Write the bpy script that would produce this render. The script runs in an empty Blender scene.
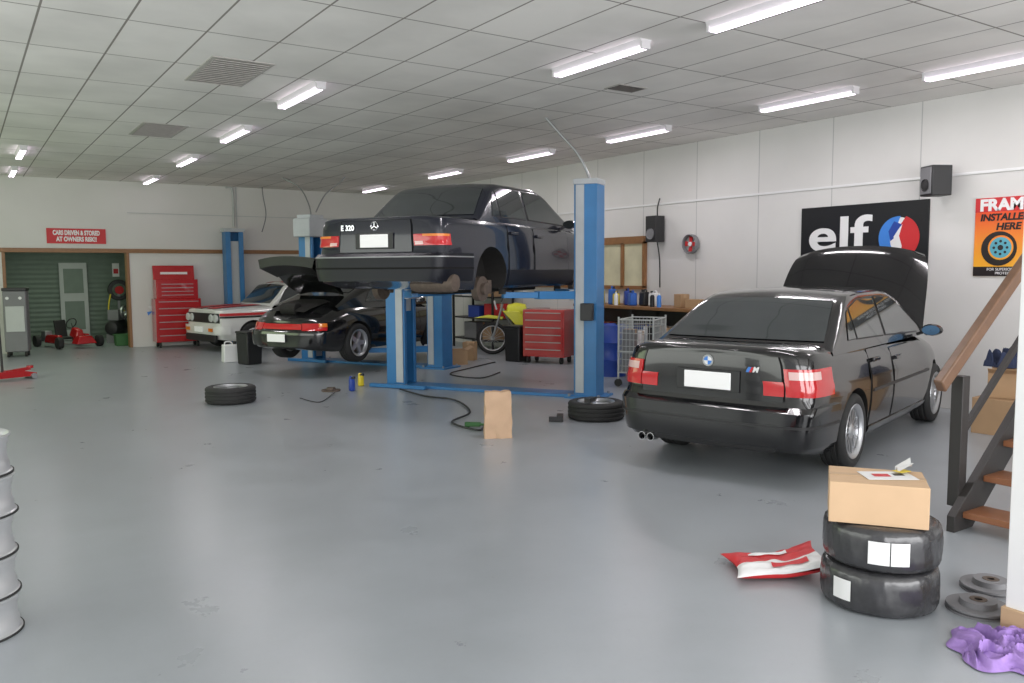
import bpy, bmesh, math, random
from mathutils import Vector, Matrix, Euler, noise
random.seed(7)
SC=bpy.context.scene; C=SC.collection; PI=math.pi
R=math.radians
# ------------------------------------------------------------------ camera
F=826.0; CH=1.65; HD=R(33.7); PT=math.atan(71.0/F); RL=R(0.3)
fwd=Vector((math.sin(HD)*math.cos(PT),math.cos(HD)*math.cos(PT),-math.sin(PT)))
r0=Vector((math.cos(HD),-math.sin(HD),0)); u0=r0.cross(fwd)
rt=r0*math.cos(RL)-u0*math.sin(RL); up=u0*math.cos(RL)+r0*math.sin(RL)
CAM=Vector((0,0,CH))
cd=bpy.data.cameras.new('camera'); co=bpy.data.objects.new('camera',cd); C.objects.link(co)
m=Matrix((( rt.x,up.x,-fwd.x,0),(rt.y,up.y,-fwd.y,0),(rt.z,up.z,-fwd.z,CH),(0,0,0,1)))
co.matrix_world=m; cd.sensor_width=36; cd.lens=36*F/1024; cd.clip_start=.05; SC.camera=co
def ray(px,py): return fwd+rt*((px-512)/F)+up*((341.5-py)/F)
def P(px,py,z=0.0):
    d=ray(px,py); t=(z-CH)/d.z; return CAM+d*t
def PX(px,py,X):
    d=ray(px,py); return CAM+d*(X/d.x)
def PY(px,py,Y):
    d=ray(px,py); return CAM+d*(Y/d.y)
XW=9.6; YB=19.8; HC=3.62
# ------------------------------------------------------------------ materials
def mat(name,col,rough=.5,metal=0,var=.08,scale=6,coat=0,bump=0,emit=0,spec=.5):
    m=bpy.data.materials.new(name); m.use_nodes=True; nt=m.node_tree; b=nt.nodes['Principled BSDF']
    tc=nt.nodes.new('ShaderNodeTexCoord'); n=nt.nodes.new('ShaderNodeTexNoise'); n.inputs['Scale'].default_value=scale; n.inputs['Detail'].default_value=4
    nt.links.new(tc.outputs['Object'],n.inputs['Vector'])
    mx=nt.nodes.new('ShaderNodeMix'); mx.data_type='RGBA'
    mx.inputs[6].default_value=tuple(max(0,c*(1-var)) for c in col)+(1,)
    mx.inputs[7].default_value=tuple(min(1,c*(1+var)) for c in col)+(1,)
    nt.links.new(n.outputs['Fac'],mx.inputs[0]); nt.links.new(mx.outputs[2],b.inputs['Base Color'])
    b.inputs['Roughness'].default_value=rough; b.inputs['Metallic'].default_value=metal
    b.inputs['Specular IOR Level'].default_value=spec
    if coat: b.inputs['Coat Weight'].default_value=coat; b.inputs['Coat Roughness'].default_value=.03
    if bump:
        bp=nt.nodes.new('ShaderNodeBump'); bp.inputs['Strength'].default_value=bump; bp.inputs['Distance'].default_value=.01
        nt.links.new(n.outputs['Fac'],bp.inputs['Height']); nt.links.new(bp.outputs['Normal'],b.inputs['Normal'])
    if emit:
        b.inputs['Emission Color'].default_value=tuple(col)+(1,); b.inputs['Emission Strength'].default_value=emit
    return m
def grid_mat(name,col,line,bw,rh,mortar,axes,rough=.8,var=.05,off=0.0,shift=(0,0),stain=.12):
    m=bpy.data.materials.new(name); m.use_nodes=True; nt=m.node_tree; b=nt.nodes['Principled BSDF']; L=nt.links
    tc=nt.nodes.new('ShaderNodeTexCoord'); sp=nt.nodes.new('ShaderNodeSeparateXYZ'); L.new(tc.outputs['Object'],sp.inputs[0])
    cb=nt.nodes.new('ShaderNodeCombineXYZ')
    for i,a in enumerate(axes):
        ad=nt.nodes.new('ShaderNodeMath'); ad.operation='ADD'; ad.inputs[1].default_value=shift[i]
        L.new(sp.outputs[a],ad.inputs[0]); L.new(ad.outputs[0],cb.inputs[i])
    br=nt.nodes.new('ShaderNodeTexBrick'); br.offset=off; br.squash=1
    br.inputs['Scale'].default_value=1; br.inputs['Brick Width'].default_value=bw; br.inputs['Row Height'].default_value=rh
    br.inputs['Mortar Size'].default_value=mortar; br.inputs['Mortar Smooth'].default_value=.3
    br.inputs['Color1'].default_value=tuple(c*(1-var) for c in col)+(1,); br.inputs['Color2'].default_value=tuple(c*(1+var) for c in col)+(1,)
    br.inputs['Mortar'].default_value=tuple(line)+(1,)
    L.new(cb.outputs[0],br.inputs['Vector'])
    n=nt.nodes.new('ShaderNodeTexNoise'); n.inputs['Scale'].default_value=.9; n.inputs['Detail'].default_value=6; L.new(tc.outputs['Object'],n.inputs['Vector'])
    mr=nt.nodes.new('ShaderNodeMapRange'); mr.inputs[1].default_value=.3; mr.inputs[2].default_value=.6; mr.inputs[3].default_value=1-stain; mr.inputs[4].default_value=1.0
    L.new(n.outputs['Fac'],mr.inputs[0])
    mx=nt.nodes.new('ShaderNodeMix'); mx.data_type='RGBA'; mx.blend_type='MULTIPLY'; mx.inputs[0].default_value=1
    L.new(br.outputs['Color'],mx.inputs[6]); L.new(mr.outputs[0],mx.inputs[7]); L.new(mx.outputs[2],b.inputs['Base Color'])
    b.inputs['Roughness'].default_value=rough; return m
def floor_mat():
    m=bpy.data.materials.new('painted_concrete'); m.use_nodes=True; nt=m.node_tree; b=nt.nodes['Principled BSDF']; L=nt.links
    tc=nt.nodes.new('ShaderNodeTexCoord')
    n1=nt.nodes.new('ShaderNodeTexNoise'); n1.inputs['Scale'].default_value=.5; n1.inputs['Detail'].default_value=6
    n2=nt.nodes.new('ShaderNodeTexNoise'); n2.inputs['Scale'].default_value=30; n2.inputs['Detail'].default_value=12; n2.inputs['Roughness'].default_value=.75
    n3=nt.nodes.new('ShaderNodeTexNoise'); n3.inputs['Scale'].default_value=1.8; n3.inputs['Detail'].default_value=9; n3.inputs['Roughness'].default_value=.6
    for n in (n1,n2,n3): L.new(tc.outputs['Object'],n.inputs['Vector'])
    cr=nt.nodes.new('ShaderNodeValToRGB'); cr.color_ramp.elements[0].position=.3; cr.color_ramp.elements[0].color=(.315,.340,.366,1)
    cr.color_ramp.elements[1].position=.7; cr.color_ramp.elements[1].color=(.350,.376,.402,1)
    L.new(n1.outputs['Fac'],cr.inputs[0])
    cr2=nt.nodes.new('ShaderNodeValToRGB'); cr2.color_ramp.elements[0].position=.25; cr2.color_ramp.elements[0].color=(.85,.85,.85,1)
    cr2.color_ramp.elements[1].position=.42; cr2.color_ramp.elements[1].color=(1,1,1,1)
    L.new(n2.outputs['Fac'],cr2.inputs[0])
    cr3=nt.nodes.new('ShaderNodeValToRGB'); cr3.color_ramp.elements[0].position=.28; cr3.color_ramp.elements[0].color=(.90,.90,.895,1)
    cr3.color_ramp.elements[1].position=.6; cr3.color_ramp.elements[1].color=(1,1,1,1)
    L.new(n3.outputs['Fac'],cr3.inputs[0])
    mx=nt.nodes.new('ShaderNodeMix'); mx.data_type='RGBA'; mx.blend_type='MULTIPLY'; mx.inputs[0].default_value=.8
    L.new(cr.outputs[0],mx.inputs[6]); L.new(cr2.outputs[0],mx.inputs[7])
    my=nt.nodes.new('ShaderNodeMix'); my.data_type='RGBA'; my.blend_type='MULTIPLY'; my.inputs[0].default_value=.9
    L.new(mx.outputs[2],my.inputs[6]); L.new(cr3.outputs[0],my.inputs[7]); L.new(my.outputs[2],b.inputs['Base Color'])
    mr=nt.nodes.new('ShaderNodeMapRange'); mr.inputs[3].default_value=.22; mr.inputs[4].default_value=.38
    L.new(n3.outputs['Fac'],mr.inputs[0]); L.new(mr.outputs[0],b.inputs['Roughness'])
    bp=nt.nodes.new('ShaderNodeBump'); bp.inputs['Strength'].default_value=.04; bp.inputs['Distance'].default_value=.01
    L.new(n2.outputs['Fac'],bp.inputs['Height']); L.new(bp.outputs['Normal'],b.inputs['Normal'])
    return m
def fade_mat(name,c0,c1,axis,z0,z1,rough=.4):
    m=bpy.data.materials.new(name); m.use_nodes=True; nt=m.node_tree; b=nt.nodes['Principled BSDF']; L=nt.links
    tc=nt.nodes.new('ShaderNodeTexCoord'); sp=nt.nodes.new('ShaderNodeSeparateXYZ'); L.new(tc.outputs['Object'],sp.inputs[0])
    mr=nt.nodes.new('ShaderNodeMapRange'); mr.inputs[1].default_value=z0; mr.inputs[2].default_value=z1; L.new(sp.outputs[axis],mr.inputs[0])
    cr=nt.nodes.new('ShaderNodeValToRGB'); cr.color_ramp.elements[0].color=tuple(c0)+(1,); cr.color_ramp.elements[1].color=tuple(c1)+(1,)
    L.new(mr.outputs[0],cr.inputs[0]); L.new(cr.outputs[0],b.inputs['Base Color']); b.inputs['Roughness'].default_value=rough; return m
M={}
M['floor']=floor_mat()
M['ceil']=grid_mat('ceiling_tiles',(.82,.80,.765),(.27,.25,.225),.6,1.2,.010,(0,1),.9,.035,stain=.16)
M['wall_r']=grid_mat('white_wall_panels',(.71,.70,.68),(.47,.47,.46),1.2,2.72,.008,(1,2),.6,.02,shift=(.4,0),stain=.08)
M['wall']=mat('white_wall_paint',(.68,.67,.645),.7,var=.05,scale=1.5)
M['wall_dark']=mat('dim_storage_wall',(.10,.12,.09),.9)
M['timber']=mat('varnished_timber',(.27,.13,.05),.45,var=.25,scale=14)
M['rail']=mat('dark_brown_timber_rail',(.15,.080,.045),.4,var=.3,scale=14)
M['tread']=mat('stair_tread_timber',(.25,.10,.045),.4,var=.25,scale=10)
M['black_wood']=mat('black_stained_timber',(.022,.019,.018),.5,var=.3)
M['bmw']=mat('black_car_paint',(.005,.005,.006),.16,coat=.7,var=.05)
M['navy']=mat('midnight_blue_car_paint',(.006,.008,.018),.2,coat=.6,var=.05)
M['navy_b']=mat('satin_navy_bumper',(.006,.007,.012),.4,coat=0,var=.05,spec=.3)
M['pblack']=mat('gloss_black_paint',(.008,.008,.009),.15,coat=.8,var=.05)
M['glass']=mat('tinted_glass',(.035,.042,.044),.05,var=.2,coat=.6,scale=2)
M['seam']=mat('dark_seam',(.001,.001,.001),.9)
M['plastic']=mat('black_plastic',(.02,.02,.021),.45)
M['rubber']=mat('tyre_rubber',(.022,.022,.022),.7,var=.2,scale=20)
M['under']=mat('underbody_black',(.012,.011,.010),.8,var=.4)
M['alloy']=mat('alloy_wheel',(.55,.56,.58),.3,.8,var=.05)
M['rimsilver']=mat('silver_painted_rim',(.50,.51,.52),.33,.5,var=.12,scale=5)
M['chrome']=mat('chrome',(.7,.7,.72),.12,1,var=.02)
M['steel']=mat('grey_steel',(.36,.37,.38),.4,.6,var=.12)
M['rust']=mat('dusty_brake_metal',(.13,.10,.08),.6,.4,var=.4,scale=20)
M['red_lens']=mat('red_lens',(.50,.010,.014),.12,coat=1,var=.05,emit=.08)
M['clear_lens']=mat('clear_lens',(.75,.50,.48),.12,coat=1,var=.05)
M['head_lens']=mat('headlight_glass',(.6,.62,.62),.12,coat=1,var=.05)
M['orange_lens']=mat('orange_lens',(.8,.22,.02),.2,coat=1)
M['mirror_blue']=mat('mirror_with_blue_reflection',(.12,.25,.42),.1,.6,var=.05)  # bluish reflection of the mirror glass put into its base colour
M['white']=mat('white_gloss',(.8,.8,.8),.35,var=.02)
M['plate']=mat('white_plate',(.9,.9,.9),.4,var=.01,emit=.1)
M['white_paint']=mat('white_car_paint',(.78,.78,.76),.2,coat=1,var=.02)
M['red']=mat('red_gloss_enamel',(.46,.012,.016),.25,coat=.5,var=.08)
M['red_flat']=mat('red_print',(.58,.025,.03),.5,var=.03)
M['blue_lift']=mat('blue_enamel',(.04,.19,.43),.35,var=.18,scale=4)
M['grey_lift']=mat('grey_enamel',(.45,.48,.50),.4,var=.1)
M['card']=mat('cardboard',(.42,.27,.15),.8,var=.08,scale=10)
M['card_pale']=mat('pale_cardboard',(.60,.41,.25),.8,var=.06,scale=10)
M['paper']=mat('brown_paper',(.56,.38,.25),.85,var=.06,scale=12,bump=.3)
M['wrap']=mat('black_stretch_wrap',(.035,.035,.038),.22,var=.6,scale=14,bump=.25,spec=.8)
M['sticker']=mat('white_sticker',(.8,.8,.8),.5,var=.03)
M['purple']=mat('purple_cloth',(.32,.20,.50),.95,var=.25,scale=30,bump=.4)
M['navy_cloth']=mat('dark_navy_cloth',(.02,.03,.07),.9,var=.3,scale=10)
M['blue_pl']=mat('blue_plastic',(.02,.12,.50),.35)
M['yellow']=mat('yellow_plastic',(.75,.58,.03),.35)
M['green']=mat('green_plastic',(.05,.16,.05),.5)
M['lime']=mat('lime_yellow_plastic',(.72,.72,.05),.35)
M['orange']=mat('orange_cloth',(.70,.2,.04),.8)
M['grey']=mat('grey_plastic',(.2,.2,.21),.6)
M['lgrey']=mat('pale_grey_paint',(.5,.52,.51),.5)
M['tube']=mat('lit_fluorescent_tube',(.98,.86,1),.4,var=0,emit=5)
M['house']=mat('white_light_housing',(.68,.66,.68),.5,var=.02)
M['vent']=mat('dusty_vent',(.46,.44,.41),.8,var=.2,scale=15)
M['dark']=mat('near_black_print',(.01,.01,.012),.35,var=.1)
M['lblue']=mat('light_blue_print',(.05,.22,.66),.4)
M['teal']=mat('teal_print',(.10,.38,.48),.4)
M['dblue']=mat('blue_print',(.02,.06,.34),.4)
M['orange_pr']=fade_mat('orange_to_yellow_print',(.90,.46,.03),(.80,.09,.02),1,-.38,.25)
M['black_pr']=mat('black_print',(.015,.01,.01),.5)
M['shutter']=mat('grey_green_roller_shutter',(.17,.22,.18),.5,var=.15)
M['cream']=mat('cream_window_glow',(.55,.52,.36),.5,var=.35,scale=3,emit=.08)
M['tan']=mat('tan_skirting',(.5,.34,.2),.6)
# ------------------------------------------------------------------ mesh helpers
class MB:
    def __init__(s): s.bm=bmesh.new()
    def _add(s,vs,fs,Mx=None):
        vv=[s.bm.verts.new(Mx@Vector(v) if Mx else Vector(v)) for v in vs]
        for f in fs:
            try: s.bm.faces.new([vv[i] for i in f])
            except Exception: pass
        return s
    def box(s,c,d,rot=(0,0,0),taper=1.0):
        x,y,z=d[0]/2,d[1]/2,d[2]/2; t=taper
        vs=[(-x,-y,-z),(x,-y,-z),(x,y,-z),(-x,y,-z),(-x*t,-y*t,z),(x*t,-y*t,z),(x*t,y*t,z),(-x*t,y*t,z)]
        Mx=Matrix.Translation(c)@Euler(rot).to_matrix().to_4x4()
        return s._add(vs,[(0,3,2,1),(4,5,6,7),(0,1,5,4),(1,2,6,5),(2,3,7,6),(3,0,4,7)],Mx)
    def bar(s,p0,p1,w,h):
        p0=Vector(p0);p1=Vector(p1);d=p1-p0;L=d.length
        Mx=Matrix.Translation((p0+p1)/2)@d.to_track_quat('X','Z').to_matrix().to_4x4()
        x,y,z=L/2,w/2,h/2
        vs=[(-x,-y,-z),(x,-y,-z),(x,y,-z),(-x,y,-z),(-x,-y,z),(x,-y,z),(x,y,z),(-x,y,z)]
        return s._add(vs,[(0,3,2,1),(4,5,6,7),(0,1,5,4),(1,2,6,5),(2,3,7,6),(3,0,4,7)],Mx)
    def prism(s,pts,z0,z1,Mx=None):
        n=len(pts); vs=[(p[0],p[1],z0) for p in pts]+[(p[0],p[1],z1) for p in pts]
        fs=[tuple(range(n-1,-1,-1)),tuple(range(n,2*n))]+[(i,(i+1)%n,n+(i+1)%n,n+i) for i in range(n)]
        return s._add(vs,fs,Mx)
    def lathe(s,prof,seg=32,Mx=None,closed=False,fn=None):
        n=len(prof); vs=[];fs=[]
        for i in range(seg):
            a=2*PI*i/seg
            for j,(r,z) in enumerate(prof):
                k=fn(a,j) if fn else 0
                vs.append(((r+k)*math.cos(a),(r+k)*math.sin(a),z))
        for i in range(seg):
            for j in range(n if closed else n-1):
                a=i*n+j;b=i*n+(j+1)%n;c=((i+1)%seg)*n+(j+1)%n;d=((i+1)%seg)*n+j
                fs.append((a,d,c,b))
        return s._add(vs,fs,Mx)
    def cyl(s,p0,p1,r,seg=14,r2=None):
        p0=Vector(p0);p1=Vector(p1);d=p1-p0
        Mx=Matrix.Translation(p0)@d.to_track_quat('Z','Y').to_matrix().to_4x4()
        r2=r if r2 is None else r2
        return s.lathe([(0,0),(r,0),(r2,d.length),(0,d.length)],seg,Mx)
    def tube(s,pts,r,seg=8,sub=6):
        pts=[Vector(p) for p in pts]
        if sub>1 and len(pts)>2:
            q=[]
            for i in range(len(pts)-1):
                a=pts[max(0,i-1)];b=pts[i];c=pts[i+1];d=pts[min(len(pts)-1,i+2)]
                for k in range(sub):
                    t=k/sub; q.append(.5*((2*b)+(c-a)*t+(2*a-5*b+4*c-d)*t*t+(3*b-a-3*c+d)*t**3))
            q.append(pts[-1]); pts=q
        rings=[];n=None
        for i,p in enumerate(pts):
            d=(pts[min(i+1,len(pts)-1)]-pts[max(i-1,0)]).normalized()
            if n is None: n=d.orthogonal().normalized()
            n=(n-d*n.dot(d)).normalized(); b=d.cross(n)
            rings.append([p+n*r*math.cos(2*PI*k/seg)+b*r*math.sin(2*PI*k/seg) for k in range(seg)])
        vs=[v for g in rings for v in g];fs=[]
        for i in range(len(rings)-1):
            for k in range(seg): fs.append((i*seg+k,i*seg+(k+1)%seg,(i+1)*seg+(k+1)%seg,(i+1)*seg+k))
        fs.append(tuple(range(seg-1,-1,-1)));fs.append(tuple((len(rings)-1)*seg+k for k in range(seg)))
        return s._add(vs,fs)
    def grid(s,rows,loop=False):
        n=len(rows[0]);vs=[v for r in rows for v in r];fs=[]
        for i in range(len(rows)-(0 if loop else 1)):
            i2=(i+1)%len(rows)
            for j in range(n-1): fs.append((i*n+j,i*n+j+1,i2*n+j+1,i2*n+j))
        return s._add(vs,fs)
    def poly(s,pts): return s._add(pts,[tuple(range(len(pts)))])
    def mesh(s,name):
        bmesh.ops.remove_doubles(s.bm,verts=s.bm.verts,dist=1e-5)
        bmesh.ops.recalc_face_normals(s.bm,faces=s.bm.faces)
        me=bpy.data.meshes.new(name); s.bm.to_mesh(me); s.bm.free(); return me
    def build(s,name,m,parent=None,bevel=0,sharp=38,loc=None,rot=None):
        me=s.mesh(name); me.materials.append(M[m] if isinstance(m,str) else m)
        for p in me.polygons: p.use_smooth=True
        try: me.set_sharp_from_angle(angle=R(sharp))
        except Exception: pass
        o=bpy.data.objects.new(name,me); C.objects.link(o)
        if parent: o.parent=parent
        if loc is not None: o.location=loc
        if rot is not None: o.rotation_euler=rot
        if bevel:
            b=o.modifiers.new('bevel','BEVEL'); b.width=bevel; b.segments=2; b.limit_method='ANGLE'; b.angle_limit=R(40)
        return o
def tag(o,label,cat,group=None):
    o['label']=label;o['category']=cat
    if group:o['group']=group
    return o
def thing(name,label,cat,loc,rz=0,group=None,rot=None):
    o=bpy.data.objects.new(name,None); C.objects.link(o); o.empty_display_size=.1
    o.location=loc; o.rotation_euler=rot if rot else (0,0,rz); return tag(o,label,cat,group)
def dup(root,loc,rz=None,label=None):
    kids={}
    for o in bpy.data.objects:
        if o.parent: kids.setdefault(o.parent.name,[]).append(o)
    def cp(o,par):
        c=o.copy(); C.objects.link(c)
        if par: c.parent=par
        for ch in kids.get(o.name,[]): cp(ch,c)
        return c
    r=cp(root,None); r.location=loc
    if rz is not None: r.rotation_euler=(0,0,rz)
    if label: r['label']=label
    return r
def struct(name,mb,m,parent=None,bevel=0):
    o=mb.build(name,m,parent,bevel)
    if not parent:o['kind']='structure'
    return o
def text(s,size,m,parent,loc,rot=(0,0,0),bold=0.0,name='lettering',ext=.002,sx=1.0,align='CENTER',shear=0):
    cu=bpy.data.curves.new('t','FONT'); cu.body=s; cu.size=size; cu.align_x=align; cu.align_y='CENTER'; cu.extrude=ext; cu.offset=bold; cu.shear=shear
    t=bpy.data.objects.new('t',cu); C.objects.link(t); dg=bpy.context.evaluated_depsgraph_get(); dg.update()
    me=bpy.data.meshes.new_from_object(t.evaluated_get(dg)); bpy.data.objects.remove(t)
    me.materials.clear(); me.materials.append(M[m])
    o=bpy.data.objects.new(name,me); C.objects.link(o); o.parent=parent; o.location=loc; o.rotation_euler=rot; o.scale=(sx,1,1); return o
def disc(mb,cx,cy,r,z0,z1,seg=32,a0=0,a1=2*PI):
    full=abs(a1-a0-2*PI)<1e-6
    pts=[(cx+r*math.cos(a0+(a1-a0)*i/seg),cy+r*math.sin(a0+(a1-a0)*i/seg)) for i in range(seg+(0 if full else 1))]
    return mb.prism(pts,z0,z1)
# ------------------------------------------------------------------ room
struct('floor',MB().box((3,9,-.05),(14.2,30,.1)),'floor')
struct('ceiling',MB().box((3,8,HC+.05),(14.2,24.2,.1)),'ceil')
struct('wall_right',MB().box((XW+.1,8,HC/2),(.2,24.2,HC)),'wall_r')
struct('wall_left',MB().box((-3.9,10.4,HC/2),(.2,19,HC)),'wall')
xo0=PY(4,300,YB).x; xo1=PY(131,300,YB).x; zt=2.12
wb=MB().box((3-.1,YB+.1,(HC+zt)/2),(13.4,.2,HC-zt)); wb.box(((xo1+XW)/2,YB+.1,zt/2),(XW-xo1,.2,zt)); wb.box(((xo0-3.8)/2,YB+.1,zt/2),(xo0+3.8,.2,zt))
struct('wall_back',wb,'wall')
struct('trim_1',MB().box((2.9,YB-.02,zt),(13.3,.05,.09)),'timber',bevel=.004)
struct('trim_2',MB().box((xo1-.03,YB+.1,zt/2),(.06,.24,zt)).box((xo0+.03,YB+.1,zt/2),(.06,.24,zt)),'timber',bevel=.004)
struct('trim_5',MB().box(((xo1+XW)/2,YB-.01,2.95),(XW-xo1,.015,.015)).box((xo1+2.35,YB-.01,(HC+zt)/2),(.02,.015,HC-zt)),'lgrey')
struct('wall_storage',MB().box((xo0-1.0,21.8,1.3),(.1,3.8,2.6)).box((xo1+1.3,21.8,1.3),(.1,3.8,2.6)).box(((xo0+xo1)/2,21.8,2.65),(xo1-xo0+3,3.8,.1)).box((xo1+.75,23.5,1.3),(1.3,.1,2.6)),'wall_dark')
ys=23.2; rows=[]
for i in range(90):
    z=.0+i*2.6/89; y=ys-(.018 if i%4<2 else 0)
    rows.append([(xo0-1,y,z),(xo1+.6,y,z)])
struct('door_1',MB().grid(rows),'shutter')
def wall_window(n,Y0,Y1,z0,z1,mul=1):
    f=MB(); X=XW-.03
    for y in [Y0+(Y1-Y0)*k/(mul) for k in range(mul+1)]: f.box((X,y,(z0+z1)/2),(.06,.06,z1-z0))
    for z in (z0,z1): f.box((X,(Y0+Y1)/2,z),(.06,abs(Y1-Y0)+.06,.06))
    o=struct('window_%d'%n,f,'timber'); g=MB().box((XW-.012,(Y0+Y1)/2,(z0+z1)/2),(.02,abs(Y1-Y0),z1-z0)).build('pane','cream',o)
a=PX(646,243,XW).y; b=PX(604,243,XW).y
wall_window(1,a,b,1.35,2.12,2); wall_window(2,b+.25,b+2.4,1.35,2.12,2); wall_window(3,b+2.65,b+5.3,1.35,2.12,2)
struct('trim_3',MB().box((XW-.02,(a+YB)/2,2.18),(.05,YB-a,.07)),'timber')
struct('trim_4',MB().box((XW-.01,8,2.72),(.02,24,.03)),'white')
pl=P(1003,634)
struct('wall_pillar',MB().box((pl.x+.16,pl.y-.05,HC/2),(.26,.12,HC)),'white',bevel=.004)
struct('baseboard_right',MB().box((pl.x+.15,pl.y-.05,.06),(.28,.14,.12)),'tan',bevel=.003)
# ------------------------------------------------------------------ ceiling fixtures
zL=HC-.06
rowsL=[([(776,10),(598,62)],['fluorescent ceiling light cut off by the top edge of the photo','bright fluorescent ceiling light nearest above the raised dark saloon, in the middle of the ceiling']),
 ([(990,67),(806,102),(637,136),(530,157),(445,175),(375,190)],['fluorescent ceiling light cut off by the right edge above the orange poster','purple tinged fluorescent light above the black banner','fluorescent light above the round wall fan in the row along the right wall','fluorescent light just left of the tall blue lift column top','fluorescent light directly above the raised saloon roof','farthest fluorescent light of the row along the right wall']),
 ([(300,98),(235,136),(187,162),(151,181)],['nearest fluorescent light of the row leading to the red warning sign','fluorescent light second from the front of the row leading to the red warning sign','fluorescent light third from the front of the row leading to the red warning sign','farthest fluorescent light of the row leading to the red warning sign']),
 ([(21,154),(13,173)],['nearer of two fluorescent lights at the far left of the ceiling','farther of two fluorescent lights at the far left of the ceiling'])]
fix=None
for ri,(pts,labs) in enumerate(rowsL):
    Ps=[P(x,y,zL) for x,y in pts]
    for p,lb in zip(Ps,labs):
        p.y=min(p.y,18.9)
        if fix is None:
            fix=thing('fluorescent_light',lb,'ceiling light',(p.x,p.y,HC),group='fluorescent ceiling lights')
            MB().prism([(-.065,0),(-.03,-.055),(.03,-.055),(.065,0)],-.64,.64,Matrix.Rotation(PI/2,4,'X')).build('housing','house',fix)
            for sx in (-.028,.028): MB().cyl((sx,-.61,-.068),(sx,.61,-.068),.013,10).build('tube','tube',fix)
            for sy in (-.63,.63): MB().box((0,sy,-.05),(.10,.03,.06)).build('end_cap','house',fix,bevel=.004)
        else: dup(fix,(p.x,p.y,HC),label=lb)
        if p.y>17.5: continue
        ld=bpy.data.lights.new('tube_light','AREA'); ld.shape='RECTANGLE'; ld.size=.10; ld.size_y=1.25; ld.energy=19 if ri<3 else 11; ld.color=(1,.95,.97)
        lo=bpy.data.objects.new('tube_light',ld); C.objects.link(lo); lo.location=(p.x,p.y,HC-.11)
def vent(px,py,lb,w=.58,l=1.14):
    p=P(px,py,HC); v=thing('ceiling_vent',lb,'vent',(p.x,p.y,HC-.001),group='ceiling vents')
    MB().box((0,0,-.004),(w,l,.008)).build('frame','vent',v)
    s=MB()
    for k in range(14): s.box((0,-l/2+.07+k*(l-.12)/13,-.013),(w-.08,.035,.006),(R(20),0,0))
    s.build('slats','vent',v)
vent(228,72,'larger dusty grey air vent in the ceiling tiles')
vent(158,130,'smaller dusty air vent farther back, left of the light row')
v=thing('ceiling_vent','dark broken ceiling opening right of the middle light','vent',tuple(P(626,88,HC-.002)),group='ceiling vents')
MB().box((0,0,-.004),(.40,.26,.006)).build('frame','vent',v); MB().box((0,0,-.009),(.34,.2,.005)).build('opening','dark',v)
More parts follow.
